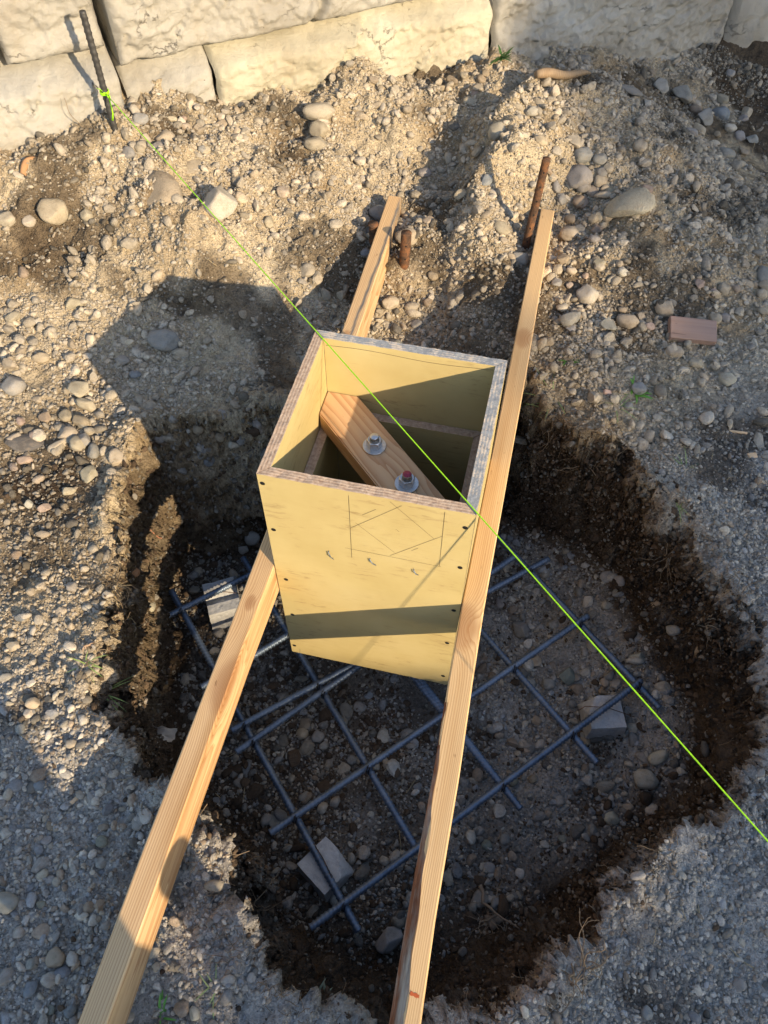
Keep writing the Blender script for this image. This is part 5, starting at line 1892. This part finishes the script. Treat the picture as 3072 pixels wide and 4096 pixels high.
scrap('wood_offcut', 1490, 727, (.058, .112, .019), YAW + math.radians(84), (math.radians(4), math.radians(-20), 0), M_OFFCUT, 'sawn offcut of brown timber lying on the gravel at right', 'wood block', .012)
M_CHIP = simple('wood_chip', (.58, .40, .24), .8, var=.2, scale=80)
scrap('wood_chip', 1624, 986, (.022, .013, .007), .4, (.2, .1, 0), M_CHIP, 'small square orange wood chip on the shaded gravel near the right edge', 'wood chip')
scrap('wood_chip', 1593, 934, (.042, .005, .004), .1, (.1, .05, 0), M_CHIP, 'thin pale splinter of wood above the square wood chip', 'wood chip', 0, .0006)
scrap('wood_chip', 1312, 850, (.020, .011, .009), .2, (.2, .3, 0), simple('pink_chip', (.50, .34, .26), .8), 'pinkish wood chip at the lip of the pit by the green weed', 'wood chip')
scrap('wood_chip', 170, 1721, (.030, .006, .003), 1.1, (.1, .1, 0), M_CHIP, 'pale splinter on the gravel left of the left plank', 'wood chip', 0, .0006)
scrap('wood_chip', 1440, 938, (.026, .004, .003), .2, (.1, .05, 0), M_CHIP, 'tiny splinter on the gravel at right between weed and wood chip', 'wood chip', 0, .0006)

P1, _ = at_ground(1158, 172)
P2, _ = at_ground(1272, 170)
pp = [P1 + (P2 - P1) * f + np.array([0, 0, .014 + .004 * math.sin(f * 9)]) for f in np.linspace(0, 1, 12)]
V, F = tube(pp, [.010, .013, .0135, .013, .013, .012, .0115, .011, .010, .009, .007, .003], 9)
o = link('stick', new_mesh('stick', np.array(V) - P1, F, [wood_material('weathered_wood', (.27, .20, .13), (.14, .095, .06), .004, 'X')]), None, tuple(P1))
tag(o, 'short weathered brown stick lying across the top of the right heap', 'stick')

# curled strip of orange bark by the wall, far left
P1, _ = at_ground(50, 385)
V, F = [], []
for k in range(14):
    f = k / 13
    c = P1 + np.array([.018 * f - .006 * math.sin(f * 3), .050 * f, .006 + .020 * math.sin(f * 2.4)])
    for j in range(6):
        a = -.4 + j * .42
        V.append(c + np.array([.008 * math.cos(a), -.002 * math.sin(a), .008 * math.sin(a)]))
F = [(k * 6 + j, k * 6 + j + 1, (k + 1) * 6 + j + 1, (k + 1) * 6 + j) for k in range(13) for j in range(5)]
o = link('bark_strip', new_mesh('bark_strip', np.array(V) - P1, F, [simple('orange_bark', (.30, .17, .085), .8)]), None, tuple(P1))
o.modifiers.new('thick', 'SOLIDIFY').thickness = .002
tag(o, 'curled strip of orange bark at the far left near the wall', 'bark')

# crumpled pale scrap of paper in the pit
P1, _ = at_ground(346, 1590)
n = 14
u, v = np.meshgrid(np.linspace(-1, 1, n), np.linspace(-1, 1, n))
q = P3(u, v)
V = np.stack([u.ravel() * .034 * (1 + .2 * fbm(q * 1.5 + 3, 2)), v.ravel() * .016 + .006 * u.ravel() + .006 * fbm(q * 1.4 + 9, 2), .012 + .014 * fbm(q * 1.3, 3)], 1)
idx = np.arange(n * n).reshape(n, n)
F = np.stack([idx[:-1, :-1], idx[:-1, 1:], idx[1:, 1:], idx[1:, :-1]], -1).reshape(-1, 4)
o = link('paper_scrap', new_mesh('paper_scrap', V, F, [simple('pale_paper', (.42, .38, .33), .8)]), None, tuple(P1 + np.array([0, 0, .004])))
tag(o, 'crumpled pale scrap of paper lying in the left side of the pit', 'paper')


def wand(a, b, n=12, bend=.012, lift=.0, rnd=.004, drop=None):
    """a bent line of points between two readings of the photograph, laid on the ground"""
    A, _ = at_ground(*a)
    B, _ = at_ground(*b)
    r = np.random.default_rng(int(a[0] * 7 + a[1]))
    f = np.linspace(0, 1, n)[:, None]
    P = A + (B - A) * f
    sd = np.cross(B - A, [0, 0, 1])
    sd /= np.linalg.norm(sd) + 1e-9
    P = P + sd * (np.sin(f * math.pi) * bend) + np.cumsum(r.normal(0, rnd, (n, 3)), 0) * np.sin(f * math.pi)
    P[:, 2] += lift + .004
    return P


def strand(name, lines, mat_, label, cat, r=.0011, group=None):
    o0 = lines[0][0].copy()
    V, F = join_vf([tube(p, np.linspace(r, r * .45, len(p)), 5) for p in lines])
    o = link(name, new_mesh(name, V - o0, F, [mat_]), None, tuple(o0))
    return tag(o, label, cat, group)


A, _ = at_ground(180, 1408)
B, _ = at_ground(284, 1472)
B = np.array([B[0] - .02, B[1] + .01, -.50])
ls = []
for k in range(4):
    f = np.linspace(0, 1, 14)[:, None]
    p = A * (1 - f) + B * f + np.array([0, 0, 1.0]) * (.055 - .008 * k) * np.sin(f * math.pi) ** .8 + np.array([.002 * k, .005 * k * 1, .003])
    ls.append(p)
strand('dry_stem', ls, simple('pine_needle', (.34, .24, .17), .7), 'bundle of long dry stems arching over the left pit edge', 'dry stems', .0013)
A, _ = at_ground(306, 1133)
B, _ = at_ground(376, 1194)
f = np.linspace(0, 1, 12)[:, None]
p = A * (1 - f) + B * f
p[:, 2] = np.maximum(p[:, 2], gz(p[:, 0], p[:, 1])) + .012
strand('root', [p], simple('red_root', (.32, .15, .095), .8), 'thin reddish root crossing the lit soil at the upper left pit corner', 'root', .0022)
strand('dry_stem', [wand((200, 1346), (240, 1356)), wand((218, 1345), (242, 1366)), wand((205, 1352), (236, 1372))], M_STRAW, 'three crossed straws at the left lip of the pit', 'straw', .0011)
strand('dry_stem', [wand((1268, 935), (1330, 915), bend=.01), wand((1330, 915), (1345, 905))], M_STRAW, 'bent pale straw on the right pit lip below the weed', 'straw', .0012)
strand('dry_stem', [wand((1302, 880), (1338, 906), bend=.01), wand((1300, 870), (1330, 892))], M_STRAW, 'yellow straws at the right pit lip under the grey stones', 'straw', .0012)
strand('dry_stem', [wand((1352, 955), (1372, 1055), bend=-.02), wand((1355, 1030), (1385, 1045))], M_STRAW, 'long thin straw hanging down the right pit wall', 'straw', .0011)
strand('wire_twig', [wand((256, 298), (270, 330))], M_ROOT, 'thin twig leaning near the wall rebar foot', 'twig', .001)
A = WQ + WU * -.065 + WN * .0 + np.array([0, 0, -.10])
p = [A + np.array([0, 0, z]) + WN * (.016 + .01 * math.sin(z * 40)) + WU * (-.02 * z / .08 + .004 * math.sin(z * 90)) for z in np.linspace(0, .085, 12)]
strand('twig', [np.array(p)], M_ROOT, 'thin dark twig standing against the lower left wall block', 'twig', .0012)


def rootball(px, py, n, L, label, r0=.0016, seed=0, mat_=M_ROOT, up=.5, main=None):
    P, _ = at_ground(px, py)
    r = np.random.default_rng(seed)
    ls = []
    for k in range(n):
        d = r.normal(size=3)
        d[2] = abs(d[2]) * up
        d += np.array([0.1, -.5, .15])
        d /= np.linalg.norm(d)
        q = P + np.array([0, 0, .004]) + r.normal(0, .006, 3)
        pts = [q.copy()]
        for j in range(9):
            d = d + r.normal(0, .38, 3)
            d[2] -= .05
            d /= np.linalg.norm(d)
            q = q + d * L / 9 * r.uniform(.6, 1.3)
            q[2] = max(q[2], gz(q[0], q[1])[0] + .002)
            pts.append(q.copy())
        ls.append((pts, r0 * r.uniform(.4, 1.0)))
    if main is not None:
        ls.append((main, r0 * 2.6))
    V, F = join_vf([tube(p, np.linspace(a, a * .35, len(p)), 5) for p, a in ls])
    o = link('root_tangle', new_mesh('root_tangle', V - P, F, [mat_]), None, tuple(P))
    return tag(o, label, 'roots')


M_ROOTD = simple('dark_root', (.075, .065, .055), .9, var=.3)
m1 = wand((1035, 1915), (1120, 2010), 12, .01, .012, .003)
rootball(1062, 1975, 16, .10, 'pale branching root tangle hanging on the near pit wall, right of the right plank', .0017, 1, simple('pale_root', (.24, .18, .125), .9), .5, m1)
rootball(268, 1285, 46, .085, 'dark fibrous root ball of a weed on the left pit edge', .0010, 2, M_ROOTD, .8)
rootball(540, 1965, 12, .09, 'fine pale roots sticking out of the near left pit wall', .0012, 3, M_ROOT, .6)
rootball(1255, 2095, 12, .08, 'stubby brown roots at the near right lip of the pit', .0018, 4, M_ROOT, .5)
rootball(1200, 930, 14, .075, 'brown roots dangling under the right pit lip beside the plank', .0012, 5, M_ROOT, .4)
rootball(1270, 1010, 14, .085, 'brown roots dangling midway along the right pit wall', .0012, 6, M_ROOT, .4)
rootball(1445, 1200, 14, .080, 'reddish roots dangling from the right pit lip by the string', .0012, 7, M_ROOT, .4)
rootball(1560, 1350, 12, .075, 'pale roots dangling at the far right pit lip', .0012, 8, M_ROOT, .4)
rootball(285, 1355, 10, .06, 'yellowish rootlets on the lit left pit wall', .0010, 9, M_STRAW, .4)

# fine root hairs and straw bits in the pit lip
r = np.random.default_rng(21)
ls = []
R_ = np.array(RIM)
for k in range(900):
    j = r.integers(0, len(R_))
    c = R_[j] + (R_[(j + 1) % len(R_)] - R_[j]) * r.random() + r.normal(0, .022, 2)
    if c[1] < -.9:
        continue
    z = gz(c[0], c[1])[0]
    d = r.normal(size=3)
    d[2] = -abs(d[2]) * .3 + .3
    d /= np.linalg.norm(d)
    q = np.array([c[0], c[1], z])
    pts = [q.copy()]
    for i in range(4):
        d = d + r.normal(0, .45, 3)
        d /= np.linalg.norm(d)
        q = q + d * r.uniform(.004, .012)
        q[2] = max(q[2], gz(q[0], q[1])[0] + .0012)
        pts.append(q.copy())
    ls.append(tube(pts, .00055, 3, False))
V, F = join_vf(ls)
tag(link('root_hair', new_mesh('root_hair', V, F, [M_ROOT])), 'fine root hairs sprouting from the cut soil around the pit', kind='stuff')
ls = []
for k in range(420):
    x, y = r.uniform(-1.3, 1.2), r.uniform(-.8, 2.2)
    if ((np.array([x, y]) - WQ[:2]) @ WN[:2]) < .02:
        continue
    a = r.uniform(0, 6.28)
    L = r.uniform(.010, .045)
    pts = []
    for f in np.linspace(-.5, .5, 4):
        px_, py_ = x + math.cos(a) * L * f, y + math.sin(a) * L * f + .1 * L * f * f
        pts.append((px_, py_, gz(px_, py_)[0] + .004))
    ls.append(tube(pts, r.uniform(.0005, .0010), 4, True))
V, F = join_vf(ls)
tag(link('straw_litter', new_mesh('straw_litter', V, F, [M_STRAW])), 'bits of dry straw and rootlets littering the gravel', kind='stuff')


def blade(P, d, L, w, droop=.5, n=7):
    V, F = [], []
    d = np.array(d, float)
    d /= np.linalg.norm(d)
    sd = np.cross(d, [0, 0, 1])
    sd /= np.linalg.norm(sd) + 1e-9
    q = np.array(P, float)
    for k in range(n):
        f = k / (n - 1)
        ww = w * (1 - f) ** .7 * (.6 + .8 * f if f < .5 else 1)
        V += [q - sd * ww, q + sd * ww]
        d = d + np.array([0, 0, -droop / n])
        d /= np.linalg.norm(d)
        q = q + d * L / (n - 1)
    F = [(2 * k, 2 * k + 1, 2 * k + 3, 2 * k + 2) for k in range(n - 1)]
    return V, F


def tuft(px, py, n, L, w, label, mat_=M_BLADE, seed=0, up=.8, name='grass_tuft', group=None, cat='grass', lean=(0, 0)):
    P, _ = at_ground(px, py)
    r = np.random.default_rng(seed + int(px))
    ls = []
    for k in range(n):
        a = r.uniform(0, 6.28)
        ls.append(blade(P + r.normal(0, .004, 3) * [1, 1, 0], (math.cos(a) + lean[0], math.sin(a) + lean[1], r.uniform(.2, 1) * up), L * r.uniform(.5, 1.1), w * r.uniform(.7, 1.2), r.uniform(.3, 1.3)))
    V, F = join_vf(ls)
    o = link(name, new_mesh(name, V - P, F, [mat_], True), None, tuple(P - np.array([0, 0, .002])))
    return tag(o, label, cat, group)


tuft(182, 1432, 9, .042, .0018, 'small tuft of green grass at the left pit lip beside the dry stems', seed=1, lean=(.5, 0))
tuft(222, 1496, 6, .065, .0020, 'few green blades reaching over the left pit lip below the dry stems', seed=2, lean=(1.5, .2), up=.4)
tuft(1195, 868, 7, .085, .0016, 'thin grass blades on the soil lip right of the right plank', seed=3)
tuft(1186, 886, 5, .075, .0016, 'lone grass blades hanging just below the thin ones right of the plank', seed=4, up=.3)
tuft(1228, 780, 8, .035, .0030, 'tiny pale green weed on the gravel near the right plank', M_LEAF, 5, .7, 'weed', None, 'weed')
tuft(1370, 848, 16, .045, .0042, 'bright green leafy weed by the grey stone at the right pit lip', simple('bright_leaf', (.10, .24, .03), .5, var=.3), 6, 1.1, 'weed', None, 'weed')
tuft(1335, 880, 8, .055, .0014, 'wispy green grass left of the bright green weed', seed=7)
tuft(1082, 125, 18, .050, .0060, 'dark green weed with pointed leaves growing in the wall joint', simple('dark_leaf', (.035, .085, .02), .6, var=.3), 8, 1.3, 'weed', None, 'weed')
tuft(462, 2130, 6, .034, .0016, 'pale green weed with long leaves on the soil right of the left plank', simple('pale_leaf', (.20, .26, .11), .5, var=.3), 9, .8, 'weed', None, 'weed')
tuft(345, 2196, 12, .030, .0030, 'small bright green sprout at the bottom edge near the left plank', simple('sprout_leaf', (.10, .26, .05), .5, var=.3), 10, 1, 'weed', None, 'weed')
tuft(690, 2150, 10, .026, .0034, 'tiny grey green rosette on the near pit lip', simple('grey_leaf', (.19, .23, .16), .6, var=.2), 11, .9, 'weed', None, 'weed')
tuft(1470, 1090, 7, .045, .0012, 'thin grass blades at the right pit lip near the string', seed=12)
tuft(1480, 1008, 6, .050, .0014, 'pale bent blades on the shaded gravel at right', seed=13)
tuft(1515, 1990, 4, .050, .0014, 'single yellow blade on the lower right gravel', M_STRAW, 14)
tuft(252, 1268, 9, .045, .0016, 'withered pale leaves above the dark root ball at the left pit edge', M_STRAW, 15, .9, 'weed', None, 'weed')
